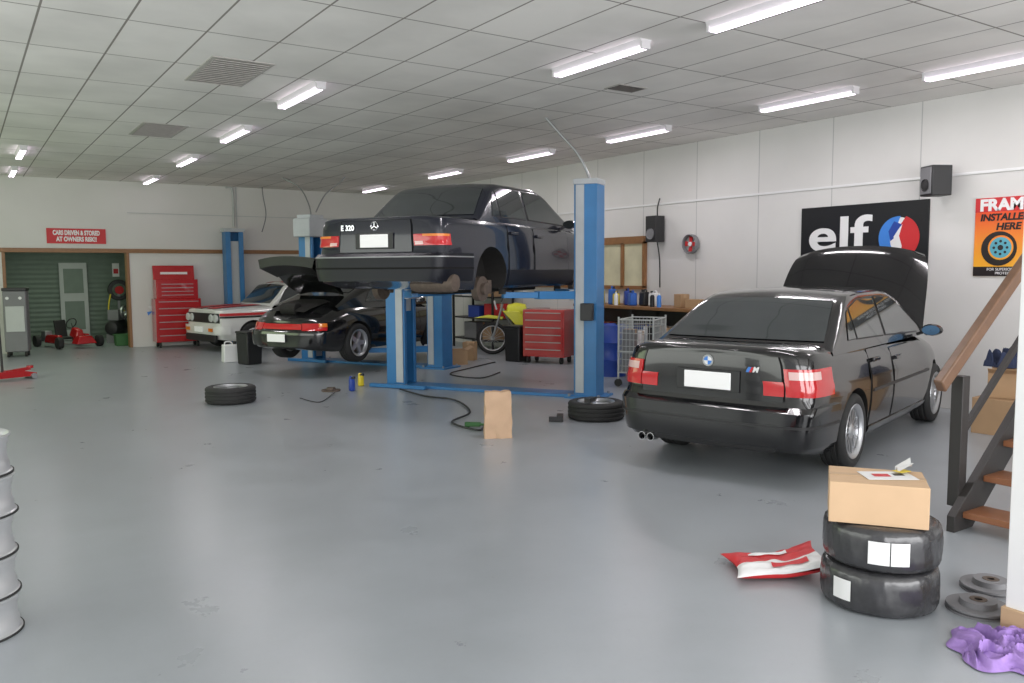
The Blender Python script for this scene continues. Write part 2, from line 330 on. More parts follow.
# ------------------------------------------------------------------ cars
def mono(tab):
    xs=[t[0] for t in tab];ys=[t[1] for t in tab];n=len(xs)
    d=[(ys[i+1]-ys[i])/(xs[i+1]-xs[i]) for i in range(n-1)]
    m=[d[0]]+[0 if d[i-1]*d[i]<=0 else 2*d[i-1]*d[i]/(d[i-1]+d[i]) for i in range(1,n-1)]+[d[-1]]
    def f(x):
        if x<=xs[0]: return ys[0]
        if x>=xs[-1]: return ys[-1]
        i=0
        while x>xs[i+1]: i+=1
        h=xs[i+1]-xs[i];t=(x-xs[i])/h
        return (2*t**3-3*t*t+1)*ys[i]+(t**3-2*t*t+t)*h*m[i]+(-2*t**3+3*t*t)*ys[i+1]+(t**3-t*t)*h*m[i+1]
    return f
class Car:
    def __init__(s,L,hw,outline,zs,zd,zb,prof,roff,foff,sil,wb_,wr_,axles,Rw,crown=3):
        s.L=L;s.hw=hw;s.cr=crown
        cum=[0]
        for i in range(1,len(outline)):
            cum.append(cum[-1]+math.hypot(outline[i][0]-outline[i-1][0],(outline[i][1]-outline[i-1][1])*hw))
        T=cum[-1]; s.fx=mono([(c/T,o[0]) for c,o in zip(cum,outline)]); s.fy=mono([(c/T,o[1]*hw) for c,o in zip(cum,outline)])
        s.zs=mono(zs);s.zd=mono(zd);s.zb=mono(zb);s.prof=mono(prof);s.roff=mono(roff);s.foff=mono(foff)
        s.sil=mono(sil);s.silt=sil;s.wb=wb_;s.wr=wr_;s.axles=axles;s.R=Rw
        s.samp=[(i/400,s.fx(i/400),s.fy(i/400)) for i in range(401)]
    def out(s,a): return s.fx(abs(a)),(1 if a>=0 else -1)*s.fy(abs(a))
    def ax(s,x): return min(s.samp,key=lambda t:abs(t[1]-x)+(0 if t[2]>s.hw*.5 else 9))[0]
    def ay(s,y,front=False):
        y=abs(y); return min([t for t in s.samp if (t[0]>.5)==front],key=lambda t:abs(t[2]-y))[0]
    def pt(s,a,z,off=0,v=None):
        x,y=s.out(a);b=s.zb(x);t=s.zs(x)
        if v is None: v=max(0,min(1,(z-b)/(t-b)))
        else: z=b+(t-b)*v
        wr=max(0,1-x/.6);wr=wr*wr*(3-2*wr); wf=max(0,1-(s.L-x)/.7);wf=wf*wf*(3-2*wf)
        p=Vector((x+wr*s.roff(z)-wf*s.foff(z),y*s.prof(v),z))
        if off:
            e=.004;x1,y1=s.out(max(-1,a-e));x2,y2=s.out(min(1,a+e)); d=Vector((x2-x1,y2-y1,0))
            if abs(a)<.003: n=Vector((-1,0,0))
            elif abs(a)>.997: n=Vector((1,0,0))
            else:
                n=Vector((-d.y,d.x,0)).normalized()
                if n.dot(Vector((0,y,0)))<0 and abs(n.y)>.02: n=-n
                if abs(n.y)<=.25: n=Vector((-abs(n.x) if x<s.L/2 else abs(n.x),n.y,0))
            p+=n*off
        return p
    def deck(s,x,k,off=0):
        a=s.ax(x);p=s.pt(a,0,v=1);t=p.z;d=s.zd(x)
        return Vector((x,p.y*k,t+(d-t)*(1-abs(k)**s.cr)+off))
    def patch(s,a0,a1,z0,z1,off,name,m,parent,na=14,nz=6):
        mb=MB();rows=[]
        for i in range(-1,na+2):
            ii=min(max(i,0),na);a=a0+(a1-a0)*ii/na;row=[]
            for j in range(-1,nz+2):
                jj=min(max(j,0),nz); z=z0+(z1-z0)*jj/nz; row.append(s.pt(a,z,off if (i==ii and j==jj) else .0005))
            rows.append(row)
        mb.grid(rows); return mb.build(name,m,parent)
    def body(s,m,parent,mi='under'):
        half=64; A=[i/half for i in range(half+1)]
        A=A+[-a for a in reversed(A[1:-1])]
        V=[0,.03,.08,.15,.24,.34,.44,.54,.64,.74,.82,.88,.93,.97,1]
        rows=[]
        for a in A:
            row=[]
            b=s.pt(a,0,v=0)
            for k in (0,.5): row.append(Vector((b.x,b.y*k,b.z)))
            for v in V: row.append(s.pt(a,0,v=v))
            p=row[-1];t=p.z;d=s.zd(s.out(a)[0])
            for k in (.985,.96,.92,.84,.72,.55,.35,.15,0): row.append(Vector((p.x,p.y*k,t+(d-t)*(1-k**s.cr))))
            rows.append(row)
        mb=MB().grid(rows,loop=True)
        bm=mb.bm; bmesh.ops.remove_doubles(bm,verts=bm.verts,dist=1e-4); bmesh.ops.dissolve_degenerate(bm,edges=bm.edges,dist=1e-5)
        bnd=[e for e in bm.edges if len(e.link_faces)==1]
        if bnd: bmesh.ops.holes_fill(bm,edges=bnd)
        o=mb.build('body',m); o.data.materials.append(M[mi])
        cb=MB()
        for x in s.axles:
            for sy in (-1,1): cb.cyl((x,sy*(s.hw-.30),s.R),(x,sy*(s.hw+.15),s.R),s.R+.045,36)
        cm=cb.mesh('c'); cm.materials.append(M[m]); cm.materials.append(M[mi])
        for p in cm.polygons: p.material_index=1
        co_=bpy.data.objects.new('c',cm); C.objects.link(co_)
        md=o.modifiers.new('b','BOOLEAN'); md.object=co_; md.operation='DIFFERENCE'; md.solver='EXACT'
        try: md.material_mode='TRANSFER'
        except Exception: pass
        dg=bpy.context.evaluated_depsgraph_get(); dg.update()
        me=bpy.data.meshes.new_from_object(o.evaluated_get(dg)); o.modifiers.clear()
        if len(me.polygons)>500: o.data=me
        bpy.data.objects.remove(co_)
        o.parent=parent; return o
    def w(s,z):
        zb_=s.silt[0][1]; zr=max(t[1] for t in s.silt); f=(z-zb_)/(zr-zb_); return s.wb+(s.wr-s.wb)*f
    def ct(s,x,t,off=0):
        z=s.sil(x); zr=max(q[1] for q in s.silt); zb_=s.silt[0][1]; f=max(0,(z-zb_)/(zr-zb_))
        xm=(s.silt[0][0]+s.silt[-1][0])/2; bow=.10*(1-f)*(1-t*t)*(-1 if x<xm else 1)
        return Vector((x+bow,s.w(z)*t,z+.035*(1-t*t)*f+off-(.02 if abs(t)>.985 else 0)))
    def cabin(s,m,parent):
        x0=s.silt[0][0];x1=s.silt[-1][0];n=44;T=[-1,-.95,-.85,-.7,-.5,-.3,-.1,.1,.3,.5,.7,.85,.95,1];rows=[]
        zb_=s.silt[0][1]-.05
        for i in range(n+1):
            x=x0+(x1-x0)*i/n; z=s.sil(x)-.02
            side=[Vector((x,s.w(max(zb_,zb_+(z-zb_)*f)),zb_+(z-zb_)*f)) for f in (0,.25,.5,.75,.95)]
            row=[Vector((p.x,-p.y,p.z)) for p in side]+[s.ct(x,t) for t in T]+list(reversed(side))
            rows.append(row)
        return MB().grid(rows).build('cabin',m,parent,sharp=50)
    def topwin(s,x0,x1,t0,name,parent,m='glass',off=.008,t1=None):
        rows=[]; t1=t1 or t0
        for i in range(13):
            x=x0+(x1-x0)*i/12; tt=t0+(t1-t0)*i/12
            rows.append([s.ct(x,-tt+2*tt*j/14)+Vector((0,0,off)) for j in range(15)])
        return MB().grid(rows).build(name,m,parent)
    def sidewin(s,pts,sy,parent,name='side_window',m='glass',off=.007):
        fr=MB(); n=len(pts); cxx=sum(p[0] for p in pts)/n; czz=sum(p[1] for p in pts)/n
        big=[(cxx+(x-cxx)*1.045,czz+(z-czz)*1.07) for x,z in pts]
        g=MB().poly([(x,sy*(s.w(z)+off),z) for x,z in pts]).build(name,m,parent)
        fr.poly([(x,sy*(s.w(z)+off-.004),z) for x,z in big]).build('window_seal','plastic',g)
        return g
    def door(s,x0,x1,z0,z1,sy,parent,m):
        a0,a1=s.ax(x0)*sy,s.ax(x1)*sy; e=.003*sy
        d=s.patch(a0+e,a1-e,z0+.008,z1,.008,'door',m,parent)
        s.patch(a0,a1,z0,z1,.003,'door_seam','seam',d)
        h=s.pt(s.ax(x0+.16)*sy,z1-.09,.02)
        MB().box((h.x,h.y,h.z),(.19,.03,.035)).build('door_handle',m,d,bevel=.008)
        return d
def tyre_prof(Rr,Rt,w):
    h=w/2
    p=[(Rr-.012,-h*.8),(Rr+.012,-h*.93),(Rr+.04,-h),(Rt-.035,-h*.98),(Rt-.012,-h*.88),(Rt-.002,-h*.75)]
    for c in (-.45,0,.45): p+=[(Rt,c*h-.012),(Rt-.009,c*h-.006),(Rt-.009,c*h+.006),(Rt,c*h+.012)]
    p+=[(Rt-.002,h*.75),(Rt-.012,h*.88),(Rt-.035,h*.98),(Rr+.04,h),(Rr+.012,h*.93),(Rr-.012,h*.8)]
    return p
def rim_mb(Rr,w,n,sw):
    h=w/2; mb=MB()
    mb.lathe([(Rr-.015,-h*.8),(Rr-.035,-h*.3),(Rr-.035,h*.45),(Rr-.01,h*.82),(Rr+.01,h*.9),(Rr+.006,h*.96),(Rr-.014,h*.9),(Rr-.03,h*.7)],40)
    for k in range(n):
        a=2*PI*k/n; Mx=Matrix.Rotation(a,4,'Z')
        mb.prism([(.03,-sw*.7),(Rr-.025,-sw*.5),(Rr-.025,sw*.5),(.03,sw*.7)],h*.42,h*.66,Mx)
    mb.lathe([(0,h*.78),(.04,h*.76),(.06,h*.66),(.065,h*.35),(0,h*.35)],20)
    return mb
def wheel(parent,x,y,z,Rt,Rr,w,sy,n=10,sw=.022,rim='alloy'):
    o=rim_mb(Rr,w,n,sw).build('wheel',rim,parent,loc=(x,y,z),rot=(-sy*PI/2,0,0))
    MB().lathe(tyre_prof(Rr,Rt,w),40,closed=True).build('tyre','rubber',o)
    MB().lathe([(0,w*.02),(Rr-.06,w*.02),(Rr-.06,-.02),(0,-.02)],28).build('brake_disc','rust',o)
    return o
def mirrorfn(car,x,y,z,parent,m,sy,glass='glass'):
    o=MB().lathe([(0,-.05),(.05,-.045),(.075,0),(.065,.04),(0,.055)],16).build('side_mirror',m,parent,loc=(x,sy*y,z),rot=(0,R(-90),0)); o.scale=(.8,1.35,1)
    g=MB(); disc(g,0,0,.06,.0,.004); g=g.build('mirror_glass',glass,o,loc=(0,0,.05))
    MB().bar((x+.02,sy*(y-.14),z-.05),(x+.01,sy*(y-.04),z-.01),.05,.03).build('mirror_arm',m,parent)
rotR=(PI/2,0,-PI/2)
PROF=[(0,.90),(.08,.95),(.3,.985),(.5,1.0),(.70,.995),(.72,.985),(.9,.955),(1,.915)]
# ---- black saloon with bonnet up
car=Car(4.47,.87,[(0,0),(.010,.5),(.04,.80),(.12,.93),(.42,.975),(1.0,.995),(1.8,1),(3.2,1),(3.75,.97),(4.1,.88),(4.33,.7),(4.43,.42),(4.47,0)],
 [(0,.99),(.3,1.005),(1,.985),(2,.95),(3.2,.91),(3.9,.80),(4.3,.69),(4.47,.6)],
 [(0,1.02),(.08,1.05),(.3,1.055),(.75,1.055),(1.5,1.05),(3.1,1.0),(3.4,.98),(3.9,.9),(4.3,.76),(4.47,.64)],
 [(0,.27),(.55,.2),(3.9,.19),(4.47,.24)],PROF,
 [(.2,.06),(.3,.015),(.45,0),(.58,0),(.60,.05),(.8,.055),(.97,.06),(1.05,.07)],
 [(.2,.1),(.3,.02),(.5,0),(.6,.05),(.8,.2)],
 [(.58,1.02),(.74,1.10),(1.0,1.24),(1.25,1.365),(1.5,1.425),(1.7,1.44),(2.35,1.445),(2.7,1.39),(3.0,1.24),(3.5,.96)],.785,.64,(.99,3.715),.315,8)
th=R(90-73.3)
bc=(1.53,6.50); bx=bc[0]*math.cos(HD)+bc[1]*math.sin(HD); by=-bc[0]*math.sin(HD)+bc[1]*math.cos(HD)
t=thing('saloon_car','glossy black saloon car with its bonnet raised, parked facing the right wall','car',(bx,by,0),th)
car.body('bmw',t); car.cabin('bmw',t)
car.topwin(.67,1.24,.91,'rear_window',t,t1=.86); car.topwin(2.74,3.36,.88,'windscreen',t)
for sy in (-1,1):
    car.sidewin([(1.02,1.065),(1.22,1.065),(1.22,1.30),(1.17,1.28)],sy,t)
    car.sidewin([(1.26,1.065),(1.98,1.05),(1.98,1.385),(1.55,1.38),(1.26,1.315)],sy,t); car.sidewin([(2.06,1.05),(3.10,1.02),(2.9,1.20),(2.68,1.33),(2.5,1.38),(2.06,1.39)],sy,t)
    car.door(1.36,2.02,.30,.96,sy,t,'bmw'); car.door(2.04,3.13,.30,.925,sy,t,'bmw')
    a1=car.ax(.44)*sy;a_=car.ay(.62)*sy;a0=car.ay(.46)*sy
    l=car.patch(a_+.0012*sy,a1,.69,.90,.016,'tail_light','red_lens',t)
    car.patch(a0,a_-.0012*sy,.69,.80,.016,'inner_lens','red_lens',l)
    car.patch(a_+(a1-a_)*.08,a_+(a1-a_)*.60,.82,.88,.020,'clear_segment','clear_lens',l)
    mirrorfn(car,3.0,.96,1.04,t,'bmw',sy,'mirror_blue')
    for x in car.axles: wheel(t,x,sy*.755,.315,.315,.22,.22,sy,n=14,sw=.014)
    car.patch(car.ax(1.40)*sy,car.ax(3.3)*sy,.20,.29,.012,'side_skirt','bmw',t)
    car.patch(car.ax(1.42)*sy,car.ax(3.3)*sy,.60,.625,.014,'door_moulding','plastic',t,nz=2)
aB=car.ax(.56)
car.patch(-aB,aB,.30,.61,.028,'rear_bumper','bmw',t,na=50,nz=8)
car.patch(-car.ay(.62),car.ay(.62),.255,.33,.016,'bumper_insert','plastic',t,na=30)
car.patch(-aB,aB,.455,.475,.033,'bumper_strip','plastic',t,na=50,nz=2)
car.patch(-car.ay(.61),car.ay(.61),.628,.985,.009,'boot_lid','bmw',t,na=40)
car.patch(-car.ay(.625),car.ay(.625),.62,.985,.004,'boot_seam','seam',t,na=40)
pz=car.pt(0,.78,.0)
MB().box((pz.x-.02,0,.775),(.012,.40,.135)).build('number_plate','plate',t,bevel=.004)
MB().box((pz.x-.016,0,.775),(.01,.54,.17)).build('plate_recess','plastic',t,bevel=.004)
mb=MB(); disc(mb,0,0,.046,0,.006); o=mb.build('emblem','steel',t,loc=(car.pt(0,.93).x-.010,0,.93),rot=rotR)
mb=MB(); disc(mb,0,0,.033,.006,.008); mb.build('emblem_face','white',o)
mb=MB(); mb.prism([(0,0)]+[(.033*math.cos(a),.033*math.sin(a)) for a in [PI/2*i/8+PI/2 for i in range(9)]],.008,.0095); mb.prism([(0,0)]+[(.033*math.cos(a),.033*math.sin(a)) for a in [-PI/2+PI/2*i/8 for i in range(9)]],.008,.0095); mb.build('emblem_quarter','lblue',o)
bp_=car.pt(-car.ay(.38),.885)
text('M',.055,'white',t,(bp_.x-.012,bp_.y-.03,.88),rotR,.003,'badge',shear=.3)
MB().prism([(-.045,-.02),(-.02,-.02),(.0,.02),(-.025,.02)],0,.003).build('badge_stripe','lblue',t,loc=(bp_.x-.012,bp_.y+.0,.88),rot=rotR)
MB().prism([(-.018,-.02),(.0,-.02),(.02,.02),(.002,.02)],0,.003).build('badge_stripe','red_flat',t,loc=(bp_.x-.012,bp_.y+.0,.88),rot=rotR)
ex=MB()
for yy in (.56,.48): ex.lathe([(.03,0),(.034,0),(.034,.16),(.03,.16),(.028,.02)],18,Matrix.Translation((-.02,yy,.265))@Matrix.Rotation(PI/2,4,'Y'))
ex.build('exhaust','chrome',t)
hx,hz=3.22,1.03; ang=R(64); rows=[]
for side in (0,1):
    for i in range(15):
        u=i/14; row=[]
        for j in range(21):
            tt=-1+2*j/20; hw_=.80-.05*u-.07*u**6; uu=u*(1.0-.09*abs(tt)**2.5)
            l=uu*1.04; bend=-.10*uu*uu-.05*tt*tt-.02*abs(tt)**8-(.03 if u>.96 else 0)
            n=bend-(.03 if side else 0)
            row.append((hx+l*math.cos(ang)-n*math.sin(ang),tt*hw_,hz+l*math.sin(ang)+n*math.cos(ang)))
        rows.append(row)
mb=MB(); mb.grid(rows[:15]+list(reversed(rows[15:])),loop=True); mb.build('bonnet','bmw',t,sharp=50)
MB().tube([(3.62,-.6,.95),(3.55,-.62,1.35)],.012,8,1).tube([(3.62,.6,.95),(3.55,.62,1.35)],.012,8,1).build('gas_strut','plastic',t)
MB().grid([[car.deck(3.55+.75*i/8,-.78+1.56*j/8,.012) for j in range(9)] for i in range(9)]).build('engine_bay','under',t)
# ---- dark blue saloon on the lift
car=Car(4.74,.87,[(0,0),(.008,.6),(.03,.86),(.11,.955),(.5,.985),(1.2,1),(3.6,1),(4.2,.97),(4.55,.90),(4.68,.7),(4.74,0)],
 [(0,.955),(.3,.975),(1,.965),(3.2,.94),(4.1,.86),(4.6,.77),(4.74,.68)],
 [(0,.985),(.08,1.0),(.8,1.01),(3.4,1.0),(4.2,.92),(4.6,.82),(4.74,.72)],
 [(0,.3),(.6,.2),(3.9,.2),(4.74,.28)],[(0,.94),(.08,.97),(.3,1),(.5,1.0),(.62,1.0),(.64,.99),(.9,.975),(1,.945)],
 [(.2,.06),(.3,.0),(.56,0),(.60,.045),(.8,.05),(.93,.055),(1.05,.06)],
 [(.2,.1),(.3,.02),(.5,0),(.6,.05),(.8,.1)],
 [(.92,1.0),(1.02,1.07),(1.22,1.24),(1.42,1.39),(1.60,1.445),(2.6,1.455),(2.85,1.41),(3.2,1.22),(3.66,.97)],.79,.655,(1.10,3.90),.32,10)
LA=R(90-57.5); mid=Vector((6.02,9.56)); CA=LA-R(3.5); dv=Vector((math.cos(CA),math.sin(CA))); nv=Vector((-dv.y,dv.x))
ZM=1.24; o2=mid-dv*2.62
t=thing('raised_saloon_car','dark midnight blue saloon car raised high on the nearest blue lift, wheels removed','car',(o2.x,o2.y,ZM),CA)
car.body('navy',t); car.cabin('navy',t); car.topwin(.985,1.40,.90,'rear_window',t,t1=.87); car.topwin(2.88,3.54,.9,'windscreen',t)
for sy in (-1,1):
    car.sidewin([(1.28,1.055),(1.46,1.055),(1.46,1.34),(1.40,1.32)],sy,t)
    car.sidewin([(1.50,1.055),(2.15,1.05),(2.15,1.40),(1.68,1.40),(1.50,1.355)],sy,t); car.sidewin([(2.23,1.05),(3.3,1.03),(3.05,1.23),(2.86,1.34),(2.72,1.395),(2.23,1.405)],sy,t)
    car.door(1.5,2.18,.40,.945,sy,t,'navy'); car.door(2.20,3.3,.40,.93,sy,t,'navy')
    car.patch(car.ax(1.5)*sy,car.ax(3.45)*sy,.23,.42,.014,'side_cladding','navy_b',t)
    l=car.patch(car.ay(.50)*sy,car.ax(.20)*sy,.68,.80,.014,'tail_light','red_lens',t); car.patch(car.ay(.62)*sy,car.ax(.18)*sy,.775,.80,.018,'indicator_lens','orange_lens',l); car.patch(car.ay(.52)*sy,car.ay(.62)*sy,.69,.725,.018,'reverse_lens','clear_lens',l)
    mirrorfn(car,3.2,.93,1.03,t,'navy',sy)
    for x in car.axles:
        MB().lathe([(0,-.06),(.14,-.06),(.145,.0),(.145,.02),(.07,.022),(.07,.07),(.03,.075),(0,.075)],28).build('brake_hub','rust',t,loc=(x,sy*.72,.20),rot=(-sy*PI/2,0,0))
        MB().box((x+.14,sy*.70,.22),(.08,.12,.16)).build('brake_caliper','rust',t,bevel=.01)
        MB().tube([(x-.02,sy*.5,.45),(x,sy*.62,.22)],.03,8,1).build('spring_strut','steel',t)
MB().tube([(1.1,-.7,.20),(1.3,-.35,.24),(1.3,.35,.24),(1.1,.7,.20)],.035,8).build('rear_axle','under',t)
aB=car.ax(.62)
car.patch(-aB,aB,.30,.60,.035,'rear_bumper','navy_b',t,na=50,nz=8)
car.patch(-aB,aB,.555,.568,.041,'bumper_strip','steel',t,na=50,nz=2)
car.patch(-aB,aB,.43,.45,.039,'bumper_groove','seam',t,na=50,nz=2)
car.patch(-car.ay(.48),car.ay(.48),.615,.955,.012,'boot_lid','navy',t,na=30); car.patch(-car.ay(.49),car.ay(.49),.61,.96,.005,'boot_seam','seam',t,na=30)
pz=car.pt(0,.74)
MB().box((pz.x-.025,0,.735),(.012,.37,.14)).build('number_plate','plate',t,bevel=.004)
MB().box((pz.x-.02,0,.735),(.01,.50,.17)).build('plate_recess','plastic',t,bevel=.004)
mb=MB(); mb.lathe([(.044,0),(.052,.002),(.044,.008),(.040,.003)],28,closed=True)
for k in range(3): mb.bar((0,0,.004),(.046*math.sin(k*2*PI/3),.046*math.cos(k*2*PI/3),.004),.008,.005)
mb.build('emblem','chrome',t,loc=(car.pt(0,.89).x-.016,0,.895),rot=rotR)
text('E 320',.08,'chrome',t,(pz.x-.018,.36,.88),rotR,.002,'badge')
MB().lathe([(0,0),(.09,.01),(.1,.05),(.1,.5),(.09,.54),(0,.55)],20,Matrix.Translation((.25,-.35,.28))@Matrix.Rotation(PI/2,4,'X')).tube([(.3,-.5,.25),(1.2,-.3,.22),(2.6,-.1,.20)],.03).build('exhaust','rust',t)
MB().box((2.4,0,.20),(2.6,.35,.14)).box((1.0,0,.26),(.5,.5,.12)).build('underbody','under',t,bevel=.02)
# ---- black sports car, engine lid up
car=Car(4.25,.83,[(0,0),(.03,.4),(.10,.7),(.25,.88),(.9,1.0),(1.45,.97),(2.3,.93),(3.0,.95),(3.5,.93),(3.95,.76),(4.18,.42),(4.25,0)],
 [(0,.66),(.3,.78),(.9,.86),(1.6,.86),(2.8,.83),(3.4,.8),(3.9,.66),(4.25,.45)],
 [(0,.70),(.3,.87),(.9,1.0),(1.6,1.0),(2.9,.92),(3.4,.84),(3.9,.68),(4.25,.48)],
 [(0,.28),(.5,.2),(3.7,.18),(4.25,.25)],[(0,.88),(.1,.95),(.3,.985),(.5,1.0),(.75,.97),(.9,.92),(1,.84)],
 [(.2,.06),(.3,.0),(.52,0),(.56,.05),(.7,.09),(.9,.2)],[(.2,.08),(.4,0),(.6,.08)],
 [(.6,.9),(1.0,1.04),(1.45,1.19),(1.9,1.28),(2.3,1.30),(2.62,1.25),(2.9,1.08),(3.15,.88)],.67,.5,(.95,3.22),.31)
PA=R(90-61.7)
pp=(-3.62*math.cos(HD)+12.75*math.sin(HD), 3.62*math.sin(HD)+12.75*math.cos(HD))
t=thing('sports_car','black sports car seen from behind with its engine lid raised, on the second lift','car',(pp[0],pp[1],.2),PA)
car.body('pblack',t); car.cabin('pblack',t); car.topwin(1.15,1.75,.8,'rear_window',t); car.topwin(2.6,3.06,.86,'windscreen',t)
for sy in (-1,1):
    car.sidewin([(1.35,.96),(1.95,.95),(1.95,1.22),(1.75,1.2),(1.5,1.1)],sy,t); car.sidewin([(2.0,.95),(2.85,.93),(2.68,1.1),(2.45,1.22),(2.0,1.23)],sy,t)
    car.door(1.75,2.75,.32,.82,sy,t,'pblack'); mirrorfn(car,2.7,.82,.95,t,'pblack',sy)
    for x in car.axles: wheel(t,x,sy*.72,.31,.31,.21,.22,sy,n=5,sw=.06)
    l=car.patch(car.ay(.42)*sy,car.ax(.26)*sy,.545,.655,.014,'tail_light','red_lens',t); car.patch(car.ay(.66)*sy,car.ax(.26)*sy,.60,.655,.018,'indicator_lens','orange_lens',l)
aB=car.ax(.48)
car.patch(-aB,aB,.30,.53,.035,'rear_bumper','pblack',t,na=40,nz=8); car.patch(-car.ay(.4),car.ay(.4),.56,.645,.012,'reflector_band','red_lens',t,na=20)
MB().box((-.05,0,.43),(.012,.36,.12)).build('number_plate','plate',t,bevel=.004)
rows=[]
for s_ in (0,1):
    for i in range(9):
        u=i/8; x=1.02-.62*u; z=1.10+.50*u**.85-(.03+.10*math.sin(u*PI))*s_; rows.append([(x,-1*(.46+.06*u)+(.92+.12*u)*j/8,z+.05*(1-(2*j/8-1)**2)) for j in range(9)])
MB().grid(rows[:9]+list(reversed(rows[9:])),loop=True).build('engine_lid','pblack',t)
def spr(x,z,w,c=.05): return [(x+.05*(2*j/12-1)**2,w*(2*j/12-1),z+c*(1-(2*j/12-1)**2)) for j in range(13)]
MB().grid([spr(.50,1.56,.52),spr(.28,1.64,.60),spr(.16,1.64,.58),spr(.15,1.50,.54),spr(.45,1.36,.46)],loop=True).build('spoiler','plastic',t)
MB().box((.5,0,.80),(.4,.6,.10)).cyl((.3,-.15,.86),(.3,.15,.86),.10).build('engine','under',t,bevel=.01)
MB().grid([[car.deck(.2+.6*i/6,-.6+1.2*j/6,.012) for j in range(7)] for i in range(7)]).build('engine_bay','under',t)
# ---- white and red rally car by back wall (front to the left)
car=Car(3.95,.80,[(0,0),(.01,.6),(.04,.88),(.12,.96),(.7,.99),(1.2,1),(3.1,1),(3.65,.985),(3.88,.94),(3.94,.80),(3.95,0)],
 [(0,.85),(.2,.89),(1,.90),(3,.89),(3.7,.87),(3.95,.85)],[(0,.88),(.2,.92),(1,.93),(2.8,.94),(3.7,.91),(3.95,.88)],
 [(0,.28),(.6,.2),(3.4,.2),(3.95,.26)],[(0,.92),(.08,.96),(.3,1),(.5,1.0),(.75,.99),(.9,.97),(1,.93)],[(.2,.05),(.5,0),(.8,.03)],[(.2,.08),(.3,.02),(.5,0),(.8,.0)],
 [(.5,.92),(.66,1.05),(.98,1.33),(1.3,1.40),(2.1,1.40),(2.3,1.35),(2.5,1.15),(2.75,.92)],.71,.60,(.85,3.2),.3,6)
fr=Vector((4.20,18.05)); ra=R(192)
rc=fr-3.95*Vector((math.cos(ra),math.sin(ra)))
t=thing('rally_car','white classic rally car with red and black stripes parked beside the tall red tool chest','car',(rc.x,rc.y,0),ra)
car.body('white_paint',t); car.cabin('white_paint',t); car.topwin(.58,.98,.84,'rear_window',t); car.topwin(2.31,2.70,.90,'windscreen',t)
for sy in (-1,1):
    car.sidewin([(.92,.97),(1.5,.97),(1.5,1.34),(1.14,1.33)],sy,t); car.sidewin([(1.56,.97),(2.54,.97),(2.33,1.26),(2.24,1.33),(1.56,1.34)],sy,t)
    car.door(1.35,2.6,.3,.86,sy,t,'white_paint'); mirrorfn(car,2.4,.86,1.0,t,'plastic',sy)
    car.patch(car.ax(1.2)*sy,car.ax(2.7)*sy,.45,.60,.014,'side_stripe','red_flat',t)
    car.patch(car.ax(2.70)*sy,car.ax(3.90)*sy,.745,.80,.014,'wing_stripe','red_flat',t); car.patch(car.ax(2.70)*sy,car.ax(3.90)*sy,.70,.735,.014,'wing_pinstripe','plastic',t)
    for x in car.axles: wheel(t,x,sy*.70,.3,.3,.17,.2,sy,n=4,sw=.07,rim='white')
    for yy in (.62,.44): MB().lathe([(0,0.02),(.07,.015),(.085,0),(.085,-.05)],24).build('headlight','head_lens',t,loc=(3.965,sy*yy,.70),rot=(PI/2,0,PI/2))
    MB().grid([[car.deck(2.85+1.05*i/8,sy*(.15+.55*j/4),.010) for j in range(5)] for i in range(9)]).build('bonnet_stripe','red_flat',t)
    MB().grid([[car.ct(1.1+1.1*i/6,sy*(.25+.5*j/4))+Vector((0,0,.008)) for j in range(5)] for i in range(7)]).build('roof_stripe','red_flat',t)
car.patch(car.ay(.72,True),1,.60,.80,.012,'grille','plastic',t); car.patch(-1,-car.ay(.72,True),.60,.80,.012,'grille','plastic',t)
a=car.ax(3.72); car.patch(a,1,.36,.54,.06,'front_bumper','white_paint',t); car.patch(-1,-a,.36,.54,.06,'front_bumper','white_paint',t)
MB().box((4.03,0,.46),(.012,.36,.11)).build('number_plate','plate',t)
MB().box((4.02,.52,.46),(.02,.16,.07)).build('indicator','orange_lens',t); MB().box((4.02,-.52,.46),(.02,.16,.07)).build('indicator','orange_lens',t)
MB().box((3.97,0,.28),(.06,1.35,.14)).build('air_dam','plastic',t,bevel=.01)
